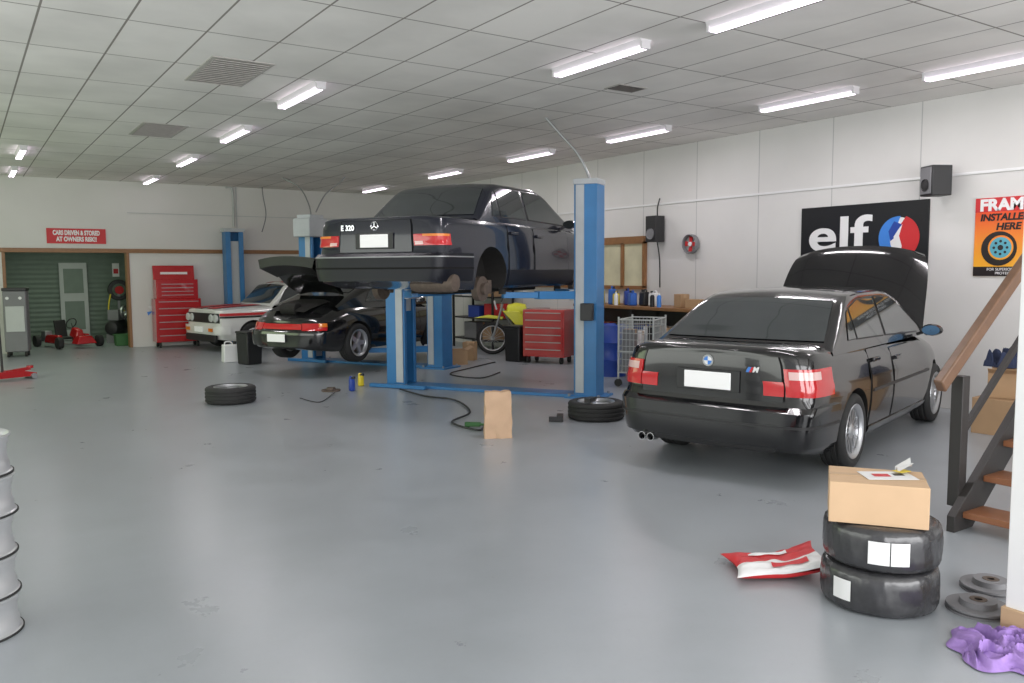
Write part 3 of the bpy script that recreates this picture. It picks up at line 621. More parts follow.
# ------------------------------------------------------------------ lifts
def lift(label,c,rz,half,H,zc,px=.95,py=.62,sw_=.36,HL=None):
    t=thing('vehicle_lift',label,'lift',(c[0],c[1],0),rz,group='two column vehicle lifts')
    H0=H
    for sy in (-1,1):
        H=HL if (HL and sy==1) else H0
        y=sy*half
        mb=MB(); w_,d_,k=.32,.28,.025
        mb.box((0,y+sy*d_/2,H/2),(w_,k,H)); mb.box((-w_/2+k/2,y,H/2),(k,d_,H)); mb.box((w_/2-k/2,y,H/2),(k,d_,H))
        mb.box((-w_/2+.03,y-sy*d_/2,H/2),(.06,k,H)); mb.box((w_/2-.03,y-sy*d_/2,H/2),(.06,k,H))
        cl=mb.build('column','blue_lift',t,bevel=.004)
        MB().box((-w_/2-.008,y-sy*.07,H/2+.03),(.014,.11,H-.08)).build('cover_strip','grey_lift',cl)
        MB().box((0,y,H+.03),(.36,.32,.07)).build('column_cap','grey_lift',cl,bevel=.006)
        MB().box((0,y,.012),(.52,.5,.024)).build('base_plate','blue_lift',cl)
        bo=MB()
        for bx_ in (-.21,.21):
            for by_ in (-.2,.2): bo.cyl((bx_,y+by_,.02),(bx_,y+by_,.055),.018,8)
        bo.build('anchor_bolts','steel',cl)
        MB().box((0,y,zc),(.24,.2,.6)).box((0,y-sy*.16,zc-.05),(.30,.12,.14)).build('carriage','grey_lift',t,bevel=.005)
        for sx in (-1,1):
            arm=MB(); p0=(sx*.12,y-sy*.18,zc-.05); p1=(sx*px*.65,sy*(py+.32),zc-.04) ; p2=(sx*px,sy*py,zc-.03)
            arm.bar(p0,p1,.12,.10); arm.bar(p1,p2,.085,.075); a_=arm.build('lift_arm','blue_lift',t,bevel=.005)
            MB().cyl((p2[0],p2[1],zc-.02),(p2[0],p2[1],zc+.06),.05,16).build('lift_pad','rubber',a_)
    MB().box((0,0,.02),(sw_,2*half,.04)).box((-.28,half-.1,.03),(.08,.9,.05)).build('floor_beam','blue_lift',t,bevel=.005)
    return t
l1=lift('nearest blue and grey two column lift holding up the dark blue saloon',mid,LA,1.42,2.74,ZM+.14,HL=2.46)
MB().box((-.17-.06,-1.42-.05,1.12),(.09,.16,.22)).build('control_box','plastic',l1,bevel=.01)
ctr=Vector((pp[0]+2.2*math.cos(PA)+.12*math.cos(HD),pp[1]+2.2*math.sin(PA)-.12*math.sin(HD)))
l2=lift('farther blue lift around the black sports car',ctr,PA,1.40,2.62,.38)
MB().box((0,1.40,2.45),(.5,.4,.34)).build('power_unit','grey_lift',l2,bevel=.02)
q=PY(236,300,19.35)
t=thing('lift_column','single blue lift column standing against the back wall behind the white rally car','lift',(q.x,19.45,0),0,group='two column vehicle lifts')
MB().box((0,.14,1.28),(.40,.03,2.56)).box((-.185,0,1.28),(.03,.28,2.56)).box((.185,0,1.28),(.03,.28,2.56)).box((-.14,-.14,1.28),(.1,.02,2.56)).box((.14,-.14,1.28),(.1,.02,2.56)).build('column','blue_lift',t)
MB().box((0,0,1.2),(.2,.2,2.3)).build('carriage','grey_lift',t); MB().box((0,0,2.6),(.46,.36,.08)).build('column_cap','grey_lift',t); MB().box((0,0,.012),(.5,.5,.024)).build('base_plate','blue_lift',t)
# ------------------------------------------------------------------ wall signs
RW=(PI/2,0,-PI/2)
y0=PX(802,240,XW).y; y1=PX(929,240,XW).y; zT=PX(929,199,XW).z; zB=PX(916,287,XW).z
W=y0-y1;H=zT-zB
t=thing('banner','wide black banner with white lettering and a red and blue ball','sign',(XW-.011,(y0+y1)/2,(zT+zB)/2),rot=RW)
MB().box((0,0,0),(W,H,.02)).build('board','dark',t)
text('elf',.62,'white',t,(-W*.19,.13,.012),bold=.012,sx=1.5)
cx,cy,r_=W*.29,.08,.26
def arc(x,y,r,a,b,n=22): return [(x+r*math.cos(R(a+(b-a)*i/n)),y+r*math.sin(R(a+(b-a)*i/n))) for i in range(n+1)]
mb=MB(); mb.prism(arc(cx,cy,r_*.95,60,285),.0105,.0118); mb.build('ball_base','white',t)
mb=MB(); mb.prism(arc(cx,cy,r_,85,260)+arc(cx+.10,cy-.02,r_*.80,235,125),.012,.0145); mb.build('ball_blue','lblue',t)
mb=MB(); mb.prism(arc(cx,cy,r_*1.04,-85,70)+[(cx+.02,cy+.15),(cx-.02,cy+.02),(cx+.04,cy-.08)],.012,.0145); mb.build('ball_red','red_flat',t)
mb=MB(); mb.prism([(cx-.06,cy+.20),(cx+.04,cy+.16),(cx+.0,cy+.04),(cx-.10,cy-.04),(cx-.13,cy+.08)],.0125,.0150); mb.build('ball_dark_blue','dblue',t)
mb=MB(); mb.prism([(cx-.03,cy-r_*1.0),(cx+.03,cy-r_*.98),(cx+.05,cy-.10),(cx+.01,cy+.02),(cx+.05,cy+.16),(cx+.0,cy+.10),(cx-.06,cy+.01),(cx-.01,cy-.12)],.0155,.017); mb.build('ball_white_swirl','white',t)
y0=PX(975,240,XW).y; zT=PX(976,199,XW).z; zB=PX(978,276,XW).z; W=.74;H=zT-zB
t=thing('poster','orange and red poster with a round part picture near the stairs','poster',(XW-.008,y0-W/2,(zT+zB)/2),rot=RW)
MB().box((0,0,0),(W,H,.012)).build('sheet','orange_pr',t)
MB().box((0,H*.41,.007),(W,H*.18,.003)).build('red_band','red_flat',t)
text('FRAM',.175,'white',t,(-W/2+.28,H*.40,.009),bold=.008,sx=1.05)
text('INSTALLED',.105,'black_pr',t,(-W/2+.32,H*.245,.009),bold=.004,sx=1.0,shear=.15); text('HERE',.105,'black_pr',t,(-W/2+.36,H*.125,.009),bold=.004,sx=1.05,shear=.15)
px_,py_=-W/2+.27,-.13
mb=MB();disc(mb,px_,py_,.19,.007,.010);mb.build('part_picture','black_pr',t)
mb=MB();disc(mb,px_+.02,py_+.01,.135,.010,.012);mb.build('part_picture_ring','orange_pr',t)
mb=MB();disc(mb,px_+.02,py_+.01,.115,.012,.014);mb.build('part_picture_face','teal',t)
mb=MB()
for k in range(8): disc(mb,px_+.02+.07*math.cos(k*PI/4),py_+.01+.07*math.sin(k*PI/4),.015,.013,.0155,seg=12)
disc(mb,px_+.02,py_+.01,.03,.013,.016); mb.build('part_picture_holes','black_pr',t)
MB().box((0,-H*.44,.007),(W,H*.12,.003)).build('caption_band','black_pr',t)
text('FOR SUPERIOR ENGINE',.042,'white',t,(0,-H*.415,.009)); text('PROTECTION',.042,'white',t,(0,-H*.465,.009))
p0=PY(46,228,YB);p1=PY(106,244,YB);W=p1.x-p0.x;H=p0.z-p1.z
t=thing('warning_sign','red sign with white capital lettering high on the back wall','sign',((p0.x+p1.x)/2,YB-.011,(p0.z+p1.z)/2),rot=(PI/2,0,0))
MB().box((0,0,0),(W,H,.02)).build('board','red_flat',t)
text('CARS DRIVEN & STORED',H*.42,'white',t,(0,H*.2,.012),bold=.006,sx=W/(H*.42*11.5)*.82); text('AT OWNERS RISK!!',H*.42,'white',t,(0,-H*.22,.012),bold=.006,sx=W/(H*.42*11.5)*.92)
p=PX(936,181,XW-.25)
t=thing('wall_speaker','black box speaker on a bracket above the banner corner','speaker',tuple(p),rz=R(-28))
MB().box((0,0,0),(.24,.24,.34)).build('cabinet','plastic',t,bevel=.01); MB().box((-.125,0,0),(.012,.20,.30)).build('grille','grey',t,bevel=.004)
MB().lathe([(0,.01),(.06,.0),(.07,.01),(.07,-.002)],20,Matrix.Translation((-.132,0,-.05))@Matrix.Rotation(-PI/2,4,'Y')).build('cone','plastic',t)
MB().box((.10,.16,0),(.05,.04,.30)).box((.16,.12,.0),(.16,.05,.05)).build('bracket','steel',t)
p=PX(655,229,XW-.14)
t=thing('wall_speaker','tall narrow black speaker hanging near the round wall fan','speaker',tuple(p))
MB().box((0,0,0),(.20,.24,.42)).build('cabinet','plastic',t,bevel=.01); MB().lathe([(0,.012),(.08,.0),(.09,.012),(.09,-.002)],24,Matrix.Translation((-.105,0,-.08))@Matrix.Rotation(-PI/2,4,'Y')).build('cone','grey',t)
MB().box((.12,0,.1),(.06,.05,.05)).build('bracket','steel',t); MB().tube([(.05,.0,-.2),(.08,-.03,-.5),(.1,-.02,-.95)],.01).tube([(.05,.0,.2),(.08,.03,.35),(.1,0,.5)],.01).build('cable','plastic',t)
p=PX(691,244,XW-.05)
t=thing('wall_fan','round wall fan with red centre on the white wall','fan',tuple(p),rot=RW)
MB().lathe([(.13,-.03),(.15,-.03),(.15,.05),(.14,.06),(.13,.05)],32,closed=True).build('rim','grey',t)
mb=MB();disc(mb,0,0,.135,-.03,-.02);mb.build('back','lgrey',t)
mb=MB()
for k in range(4): mb.prism([(.02,-.02),(.11,-.05),(.12,.03),(.03,.03)],.0,.01,Matrix.Rotation(k*PI/2,4,'Z'))
mb.build('blades','red_flat',t); mb=MB();disc(mb,0,0,.035,0,.03);mb.build('hub','white',t)
tp=P(546,118,HC-.005)
b2=Vector((mid.x+math.sin(LA)*1.42,mid.y-math.cos(LA)*1.42,2.825))
tag(MB().tube([tp,tp+(b2-tp)*.35+Vector((0,0,.05)),tp+(b2-tp)*.75+Vector((0,0,.10)),b2],.018,8).build('air_hose','steel'),'grey air hose arching from ceiling to the top of the near lift column','hose')
q=PY(233,200,YB-.06)
tag(MB().tube([(q.x,YB-.04,2.7),(q.x,YB-.04,HC-.1),(q.x-.15,YB-.04,HC-.02)],.025,8).build('conduit','lgrey'),'thin pipe running up the back wall above the blue lift column','pipe')
h0=PY(290,180,17.5); h0.z=HC-.005
tag(MB().tube([h0,PY(283,178,17.3),PY(300,188,17),PY(309,205,16.4),PY(311,216,16.2)],.014,8).build('air_hose','steel'),'steel coloured hose hanging from the ceiling onto the far lift column','hose')
h1=PY(262,180,19.4); h1.z=HC-.005
tag(MB().tube([h1,PY(263,196,19.4),PY(266,215,19.4),PY(262,232,19.5)],.012,8).build('air_hose','grey'),'thin hose hanging in front of the back wall between two lift columns','hose')
h2=PY(345,180,16.5); h2.z=HC-.005
tag(MB().tube([PY(316,212,16.2),PY(325,195,16.4),PY(338,184,16.5),h2],.014,8).build('air_hose','steel'),'hose curving from the far lift column up to the ceiling','hose')
# ------------------------------------------------------------------ tool chests
def tool_chest(label,loc,rz,w,d,h,n,top=0):
    t=thing('tool_chest',label,'tool chest',loc,rz)
    MB().box((0,0,.12+h/2),(w,d,h)).build('cabinet','red',t,bevel=.008)
    dh=(h-.06)/n
    for k in range(n):
        z=.12+.03+dh*(k+.5); dr=MB().box((0,-d/2-.008,z),(w-.06,.018,dh-.015)).build('drawer','red',t,bevel=.003)
        MB().box((0,-d/2-.024,z+dh*.28),(w-.12,.014,.014)).build('handle','steel',dr)
    for sx in (-1,1):
        for sy in (-1,1): MB().cyl((sx*(w/2-.08)-.02,sy*(d/2-.07),.06),(sx*(w/2-.08)+.02,sy*(d/2-.07),.06),.06).build('castor','rubber',t)
    if top:
        z0=.12+h; cb=MB().box((0,.02,z0+top/2),(w*.92,d*.8,top)).build('top_chest','red',t,bevel=.008)
        for k in range(4):
            MB().box((0,.02-d*.4-.006,z0+.04+(top-.1)/4*(k+.5)),(w*.86,.014,(top-.1)/4-.012)).build('drawer','red',cb)
            MB().box((0,.02-d*.4-.018,z0+.04+(top-.1)/4*(k+.5)),(w*.7,.012,.012)).build('drawer_handle','steel',cb)
        MB().box((0,.02+d*.36,z0+top+.15),(w*.92,.04,.32),(R(-8),0,0)).build('lid','red',t,bevel=.008)
        MB().box((0,.02+d*.36-.035,z0+top+.14),(w*.6,.01,.05),(R(-8),0,0)).build('lid_label','white',t)
    return t
p=P(183,347)
tool_chest('tall red tool chest with open top box against the back partition',(p.x-.05,YB-.35,0),0,.95,.45,.95,6,.42)
p=P(553,362)
tool_chest('red tool cabinet on castors between the near lift column and black bin',(8.75,p.y,0),R(-60),.80,.5,.84,6)
def bin_(label,p,h=.62,r=.19,m='plastic',rz=.3):
    t=thing('bin',label,'bin',(p.x,p.y,0),rz)
    MB().box((0,0,h/2),(r*1.7,r*1.9,h),taper=1.12).build('bucket',m,t,bevel=.02); MB().box((0,0,h+.015),(r*2.0,r*2.2,.04)).build('lid',m,t,bevel=.012); return t
bin_('black plastic bin left of the red tool cabinet',P(517,361),.62,.17)
bin_('black bin beside the white jerry can in front of the rally car',P(250,364),.56,.17)
def can(name,label,p,m,w=.2,d=.14,h=.3,rz=0,cat='container'):
    t=thing(name,label,cat,tuple(p),rz); MB().box((0,0,h*.43),(w,d,h*.86),taper=.93).build('body',m,t,bevel=.02)
    MB().cyl((w*.25,0,h*.84),(w*.25,0,h),.03).build('cap','plastic',t); MB().tube([(-w*.35,0,h*.84),(-w*.3,0,h*.98),(.0,0,h*.98),(.04,0,h*.84)],.012).build('handle',m,t); return t
can('jerry_can','white plastic jerry can with dark cap by the black bin',P(231,362),'white',.3,.2,.38)
# ------------------------------------------------------------------ motorcycle
p=P(524,354)
t=thing('motorcycle','lime yellow off road motorcycle parked behind the black bin','motorcycle',(p.x,p.y,0),-HD)
for x in (-.62,.66):
    o=MB().lathe([(.235,-.02),(.255,-.02),(.255,.02),(.235,.02)],32,closed=True).build('wheel','white',t,loc=(x,0,.32),rot=(PI/2,0,0))
    sp=MB()
    for k in range(16): sp.cyl((.03*math.cos(k*PI/8),.03*math.sin(k*PI/8),0),(.24*math.cos(k*PI/8+.2),.24*math.sin(k*PI/8+.2),0),.004,5)
    sp.lathe([(0,-.03),(.04,-.03),(.04,.03),(0,.03)],14); sp.build('spokes','lgrey',o)
    MB().lathe([(.25,-.035),(.29,-.045),(.32,-.02),(.32,.02),(.29,.045),(.25,.035)],32,closed=True).build('tyre','rubber',o)
MB().tube([(-.62,-.08,.32),(-.5,-.08,.7),(-.42,-.06,1.0)],.022).tube([(-.62,.08,.32),(-.5,.08,.7),(-.42,.06,1.0)],.022).build('fork','steel',t)
MB().tube([(-.42,-.36,1.08),(-.44,-.1,1.05),(-.44,.1,1.05),(-.42,.36,1.08)],.014).build('handlebar','plastic',t)
MB().tube([(-.42,0,.9),(-.2,0,.55),(.2,0,.45),(.35,0,.75),(-.3,0,.85)],.025).tube([(.2,.0,.42),(.66,.09,.32)],.03).build('frame','steel',t)
MB().box((.0,0,.48),(.32,.24,.3)).cyl((-.1,0,.6),(-.18,0,.78),.08).build('engine','steel',t,bevel=.02)
MB().lathe([(0,-.2),(.12,-.17),(.16,0),(.13,.18),(0,.24)],20,Matrix.Translation((-.15,0,.86))@Matrix.Rotation(PI/2,4,'Y')).build('fuel_tank','lime',t)
MB().prism([(-.05,.9),(.55,.92),(.62,.97),(.5,.86),(.0,.8)],-.11,.11,Matrix.Rotation(PI/2,4,'X')).build('seat','plastic',t)
MB().prism([(.25,.84),(.8,1.0),(.95,.98),(.7,.82),(.3,.62)],-.09,.09,Matrix.Rotation(PI/2,4,'X')).build('rear_fairing','lime',t,bevel=.01)
MB().prism([(-.98,.72),(-.7,.78),(-.4,.74),(-.42,.69),(-.7,.72)],-.07,.07,Matrix.Rotation(PI/2,4,'X')).build('front_mudguard','lime',t,bevel=.01)
MB().prism([(-.42,.86),(-.1,.86),(.08,.62),(-.10,.52)],-.19,.19,Matrix.Rotation(PI/2,4,'X')).build('side_fairing','lime',t,bevel=.01)
MB().box((-.56,0,.97),(.03,.18,.18),(0,R(-15),0)).build('front_number_board','white',t,bevel=.01)
# ------------------------------------------------------------------ boxes
def carton(name,label,p,w,d,h,rz,flaps=False,m='card',cat='box'):
    t=thing(name,label,cat,tuple(p),rz)
    if flaps:
        b=MB(); k=.006
        b.box((0,0,k),(w,d,2*k)); b.box((-w/2,0,h/2),(k,d,h)); b.box((w/2,0,h/2),(k,d,h)); b.box((0,-d/2,h/2),(w,k,h)); b.box((0,d/2,h/2),(w,k,h)); b.build('carton',m,t)
        MB().box((w/2+.05,0,h+.02),(.14,d,.006),(0,R(-25),0)).build('flap',m,t); MB().box((-w/2-.05,0,h+.02),(.14,d,.006),(0,R(25),0)).build('flap',m,t)
    else:
        MB().box((0,0,h/2),(w,d,h)).build('carton',m,t,bevel=.004); MB().box((0,0,h+.001),(.05,d,.002)).box((0,-d/2-.001,h-.03),(.05,.002,.06)).build('tape','tan',t)
    return t
carton('cardboard_box','open cardboard box on the floor between the two lifts',P(456,364),.36,.32,.26,R(-20),True)
carton('cardboard_box','small cardboard box resting right of the open box between the lifts',P(470,360),.22,.2,.34,R(-50))
pb=Vector((8.7,4.05,0))
carton('cardboard_box','large cardboard box on the floor behind the staircase',pb,.55,.5,.36,R(5))
carton('cardboard_box','open cardboard box stacked on the larger box behind the staircase',pb+Vector((.05,.02,.363)),.40,.38,.25,R(22),True)
carton('cardboard_box','small cardboard box on the floor beside the large box behind the staircase',pb+Vector((-.15,-.58,0)),.36,.36,.28,R(-12),True,m='card_pale')
def cloth(name,label,loc,sx,sy,h,m,seed,cat='cloth',rz=0,fr=2.2):
    rows=[];n=56
    for i in range(n+1):
        row=[]
        for j in range(n+1):
            u=i/n*2-1;v=j/n*2-1; rr=min(1,max(abs(u),abs(v))); q=Vector((u*fr+seed,v*fr*.7,seed))
            f=max(0,1-rr**4); s1=noise.noise(q)*3; z=h*f*(.45+.30*math.sin(s1*4.2+u*2)+.20*math.sin(s1*9+v*4)+.25*abs(noise.noise(q*2.5)))+.006
            a_=math.atan2(v,u); k=(1+.34*noise.noise(Vector((math.cos(a_)*1.8+seed,math.sin(a_)*1.8,0))))*(1-.22*(abs(u*v)))
            row.append((u*sx/2*k,v*sy/2*k,max(.004,z)))
        rows.append(row)
    return tag(MB().grid(rows).build(name,m,loc=loc,rot=(0,0,rz),sharp=80),label,cat)
cloth('jacket','dark blue jacket bundled on the cardboard boxes behind the staircase',tuple(pb+Vector((0.08,.08,.655))),.52,.40,.20,'navy_cloth',3.1,'clothing',fr=1.2)
cloth('orange_rag','orange cloth on the small box behind the staircase',tuple(pb+Vector((-.15,-.56,.33))),.34,.3,.13,'orange',5.2,fr=1.2)
# ------------------------------------------------------------------ workbench with bottles
bt=thing('workbench','timber topped workbench against the right wall below the windows','workbench',(9.2,9.9,0))
MB().box((0,0,1.05),(.7,2.9,.05)).build('bench_top','timber',bt,bevel=.005)
for sx in (-1,1):
    for sy in (-1,0,1): MB().box((sx*.3,sy*1.38,.51),(.06,.06,1.03)).build('leg','black_wood',bt)
MB().box((0,0,.45),(.62,2.8,.03)).build('shelf','black_wood',bt); MB().box((.28,0,.75),(.02,2.8,.55)).build('back_board','black_wood',bt)
od=['nearest the windows','second from the window end','third from the window end','fourth from the window end','fifth from the window end','sixth from the window end','seventh from the window end','eighth from the window end','closest to the small cardboard boxes']
for i,(yy,xx,m_,h_) in enumerate([(11.2,9.05,'blue_pl',.3),(11.0,9.1,'blue_pl',.27),(10.8,9.0,'yellow',.27),(10.6,9.1,'blue_pl',.3),(10.42,9.03,'yellow',.22),(10.22,9.1,'dblue',.27),(10.02,9.02,'blue_pl',.24),(9.82,9.1,'plastic',.26),(9.6,9.1,'white',.24)]):
    cn={'blue_pl':'blue','yellow':'yellow','white':'white','dblue':'dark blue','plastic':'black'}[m_]
    t=can('oil_bottle','%s plastic oil bottle on the workbench, %s'%(cn,od[i]),(xx,yy,1.076),m_,.16,.12,h_,.2*i,cat='bottle'); t['group']='oil bottles on the workbench'
carton('small_box','small cardboard box at the near end of the workbench',(9.15,8.75,1.076),.2,.26,.13,.2)
carton('small_box','taller small cardboard box standing near the workbench end',(9.2,9.1,1.076),.16,.18,.2,-.2)
for i,(yy,w_,m_,lb) in enumerate([(10.9,.34,'red_flat','red parts box on the workbench shelf'),(10.45,.3,'card','brown parts box on the workbench shelf'),(10.0,.36,'dblue','blue parts box on the workbench shelf'),(9.5,.34,'white','white parts box on the workbench shelf'),(9.05,.3,'card_pale','pale brown parts box on the workbench shelf')]):
    carton('shelf_box',lb,(9.12,yy,.466),.36,w_,.30,.06*i,m=m_)
for i,(yy,m_,lb) in enumerate([(11.1,'red_flat','red spray can in front of the blue oil bottles'),(10.7,'steel','silver spray can among the oil bottles'),(10.3,'white','white spray can at the front edge of the workbench'),(9.45,'dark','black spray can beside the white oil bottle'),(9.3,'lblue','light blue spray can beside the taller small box')]):
    t=thing('spray_can',lb,'spray can',(8.92,yy,1.076),0,'spray cans on the workbench'); MB().lathe([(0,0),(.035,0),(.035,.16),(.02,.185),(0,.185)],18).build('can_body',m_,t); MB().lathe([(0,.18),(.018,.18),(.018,.215),(0,.22)],12).build('cap','white',t)
def drum(label,p,m,r=.2,h=.6):
    t=thing('drum',label,'drum',(p.x,p.y,0)); MB().lathe([(0,0),(r,0),(r,h*.3),(r+.012,h*.32),(r,h*.34),(r,h*.64),(r+.012,h*.66),(r,h*.68),(r,h),(r-.02,h+.01),(r-.03,h-.01),(0,h-.01)],30).build('shell',m,t); MB().cyl((r*.5,0,h-.01),(r*.5,0,h+.02),.03).build('bung','plastic',t)
drum('blue oil drum behind the near right lift column',Vector((8.45,9.85,0)),'dblue',.22,.8)
t=thing('shelving_rack','black steel shelving rack against the right wall behind the raised cars','shelf',(9.25,15.0,0))
for sx in (-1,1):
    for sy in (-1,1): MB().box((sx*.25,sy*.8,.85),(.04,.04,1.7)).build('upright','plastic',t)
for z in (.2,.65,1.1,1.6): MB().box((0,0,z),(.52,1.64,.03)).build('shelf','plastic',t)
for i,(yy,z,w_,h_,m_,lb) in enumerate([(14.5,.216,.4,.3,'card','cardboard box on the lowest shelf of the black rack'),(15.2,.216,.5,.34,'grey','grey tub on the lowest shelf of the black rack'),(14.45,.666,.35,.3,'red_flat','red box on the second shelf of the black rack'),(15.05,.666,.45,.25,'dblue','blue box on the second shelf of the black rack'),(14.6,1.116,.5,.34,'card','cardboard box on the third shelf of the black rack'),(15.35,1.116,.35,.28,'white','white box on the third shelf of the black rack')]):
    carton('stored_box',lb,(9.25,yy,z),.38,w_,h_,0,m=m_)
# wire cage trolley
p=P(642,384)
t=thing('wire_trolley','silver wire cage trolley between the near lift column and the black saloon','trolley',(p.x,p.y,0),LA)
f=MB(); w_,d_,z0,z1=.72,.5,.2,.95
for sx in (-1,1):
    for sy in (-1,1): f.cyl((sx*w_/2,sy*d_/2,.1),(sx*w_/2,sy*d_/2,z1+.04),.014,8)
for z in (z0,.5,z1): 
    for sy in (-1,1): f.cyl((-w_/2,sy*d_/2,z),(w_/2,sy*d_/2,z),.010,6)
    for sx in (-1,1): f.cyl((sx*w_/2,-d_/2,z),(sx*w_/2,d_/2,z),.010,6)
f.build('frame','lgrey',t)
wp=MB()
for k in range(1,14):
    x=-w_/2+w_*k/14
    for sy in (-1,1): wp.cyl((x,sy*d_/2,z0),(x,sy*d_/2,z1),.004,5)
    wp.cyl((x,-d_/2,z0),(x,d_/2,z0),.003,5)
for k in range(1,9):
    y=-d_/2+d_*k/9
    for sx in (-1,1): wp.cyl((sx*w_/2,y,z0),(sx*w_/2,y,z1),.004,5)
for k in range(1,8):
    z=z0+(z1-z0)*k/8
    for sy in (-1,1): wp.cyl((-w_/2,sy*d_/2,z),(w_/2,sy*d_/2,z),.004,5)
    for sx in (-1,1): wp.cyl((sx*w_/2,-d_/2,z),(sx*w_/2,d_/2,z),.004,5)
wp.build('wire_mesh','lgrey',t)
for sx in (-1,1):
    for sy in (-1,1): MB().cyl((sx*w_/2-.015,sy*d_/2,.055),(sx*w_/2+.015,sy*d_/2,.055),.055).build('castor','rubber',t)
Rm=Matrix.Rotation(LA,3,'Z')
for i,(x,y,m_,s_,hh,lb) in enumerate([(-.23,-.12,'red_flat',.2,.34,'red parts box in the wire trolley'),(.02,.10,'white',.24,.56,'tall white parts box in the wire trolley'),(-.23,.12,'grey',.2,.6,'grey parts box in the wire trolley'),(.25,-.12,'dark',.2,.62,'black parts box in the wire trolley'),(.02,-.13,'card',.2,.40,'brown parts box in the wire trolley'),(.25,.12,'lblue',.18,.50,'blue parts box in the wire trolley')]):
    q=Rm@Vector((x,y,0)); carton('parts_box',lb,(p.x+q.x,p.y+q.y,z0+.01),s_*.95,s_*.85,hh,LA,m=m_)
# ------------------------------------------------------------------ floor tyres
def loose_tyre(label,p,rt_=.315,rr=.2,w=.2,rim='steel'):
    t=thing('car_wheel',label,'tyre',(p.x,p.y,w/2))
    MB().lathe(tyre_prof(rr,rt_,w),48,closed=True).build('tyre','rubber',t)
    rim_mb(rr,w,8,.03).build('rim',rim,t); return t
loose_tyre('black tyre and wheel lying flat alone on the open floor at left',P(231,402),.31,.2,.21)
loose_tyre('car wheel lying flat on the floor beside the rear of the black saloon',P(596,418),.315,.2,.2,'alloy')
tag(MB().box((0,0,.03),(.16,.07,.05)).cyl((.08,0,.03),(.17,0,.03),.015).build('impact_tool','plastic',loc=(P(590,402,.21).x,P(590,402,.21).y,.205),rot=(0,0,.5)),'small black tool resting on the loose wheel beside the saloon','tool')
base=P(878,599)
def wrapped(label,z,seed):
    t=thing('wrapped_tyre',label,'tyre',(base.x+.01*seed,base.y,z),rz=seed,group='plastic wrapped tyre stack')
    prof=[(.15,.03),(.16,.01),(.20,.0),(.245,.004),(.262,.014),(.270,.035),(.273,.07),(.273,.105),(.273,.14),(.270,.178),(.262,.199),(.245,.209),(.20,.213),(.16,.205),(.15,.18)]
    MB().lathe(prof,160,closed=True,fn=lambda a,j:.0012*math.sin(a*31+j*1.1+seed)+.0010*math.sin(a*53-j*1.9)+.0008*math.sin(a*9+j)).build('wrapping','wrap',t,sharp=80)
    return t
wrapped('black tyre in shiny stretch wrap, lower one of the stack at right front',0,0)
wrapped('black tyre in shiny stretch wrap, upper one directly under the cardboard box',.214,1)
ca=math.atan2(-base.y,-base.x)
tp_=[o for o in bpy.data.objects if o.name.startswith('wrapped_tyre')]
for o,(z0,z1,d0,d1) in ((tp_[0],(.06,.16,-.80,-.45)),(tp_[1],(.05,.16,-.20,.14)),(tp_[1],(.05,.16,.16,.46))):
    rows=[[(.279*math.cos(ca+d0-o.rotation_euler.z+(d1-d0)*i/8),.279*math.sin(ca+d0-o.rotation_euler.z+(d1-d0)*i/8),z0+(z1-z0)*j/3) for j in range(4)] for i in range(9)]
    k_=MB().grid(rows).build('sticker','sticker',o)
t=thing('cardboard_box','closed cardboard box with stickers on top of the wrapped tyres','box',(base.x-.03,base.y+.01,.428),R(-54))
MB().box((0,0,.10),(.44,.34,.20)).build('carton','card_pale',t,bevel=.004)
MB().box((0,0,.201),(.44,.05,.002)).build('tape','tan',t)
MB().box((.05,.02,.2035),(.24,.16,.002),(0,0,.3)).build('shipping_label','sticker',t)
MB().box((.02,.01,.206),(.08,.05,.001),(0,0,.3)).build('printed_patch','red_flat',t)
MB().box((.10,.05,.206),(.05,.04,.001),(0,0,.3)).build('printed_patch','black_pr',t)
MB().grid([[(.10,.08+.04*j,.21+.02*math.sin(j*1.5)) for j in range(5)],[(.17,.07+.04*j,.245+.02*math.sin(j*1.5+1)) for j in range(5)]]).build('loose_paper','sticker',t)
MB().box((.12,.1,.214),(.07,.05,.003),(0,0,.8)).build('printed_patch','yellow',t)
# red and white sack
p=P(786,573); n=36
def sack_pt(u,v,s):
    e=max(0,(1-u**4)*(1-v**4)); cr_=noise.noise(Vector((u*3.5,v*3.5,2)))
    sx_=.235*(1-.12*(1-abs(u))*0-.10*(v*v)*(1-u*u)*0+.10*(u*u*v*v)); sy_=.165*(1+.14*(u*u*v*v)-.10*(1-u*u)*0)
    return (u*sx_-.02*(1-v*v)*(1 if u>0 else -1)*abs(u)**6,v*sy_-.03*(1-u*u)*(1 if v>0 else -1)*abs(v)**6*-1*-1,.040+s*.034*e**.5+(.016*cr_ if s>0 else 0)*e**.3+.075*max(0,u)**1.6*(1 if s>0 else .7))
t=thing('sack','red and white plastic sack lying on the floor against the wrapped tyres','bag',(p.x-.04,p.y+.04,0),R(-34))
MB().grid([[sack_pt(-1+2*i/n,-.15+1.15*j/n,1) for j in range(n+1)] for i in range(n+1)]).grid([[sack_pt(-1+2*i/n,-1+2*j/n,-1) for j in range(n+1)] for i in range(n+1)]).build('red_plastic','red_flat',t)
MB().grid([[sack_pt(-1+2*i/n,-1+.85*j/n,1) for j in range(n+1)] for i in range(n+1)]).build('white_plastic','white',t)
def on(u,v): return Vector(sack_pt(u,v,1))+Vector((0,0,.006))
MB().grid([[on(-.55+.9*i/10,.25+.22*j/6+.1*i/10) for j in range(7)] for i in range(11)]).build('white_print','white',t)
MB().grid([[on(-.2+.8*i/10,-.68+.26*j/6) for j in range(7)] for i in range(11)]).build('red_print','red_flat',t)
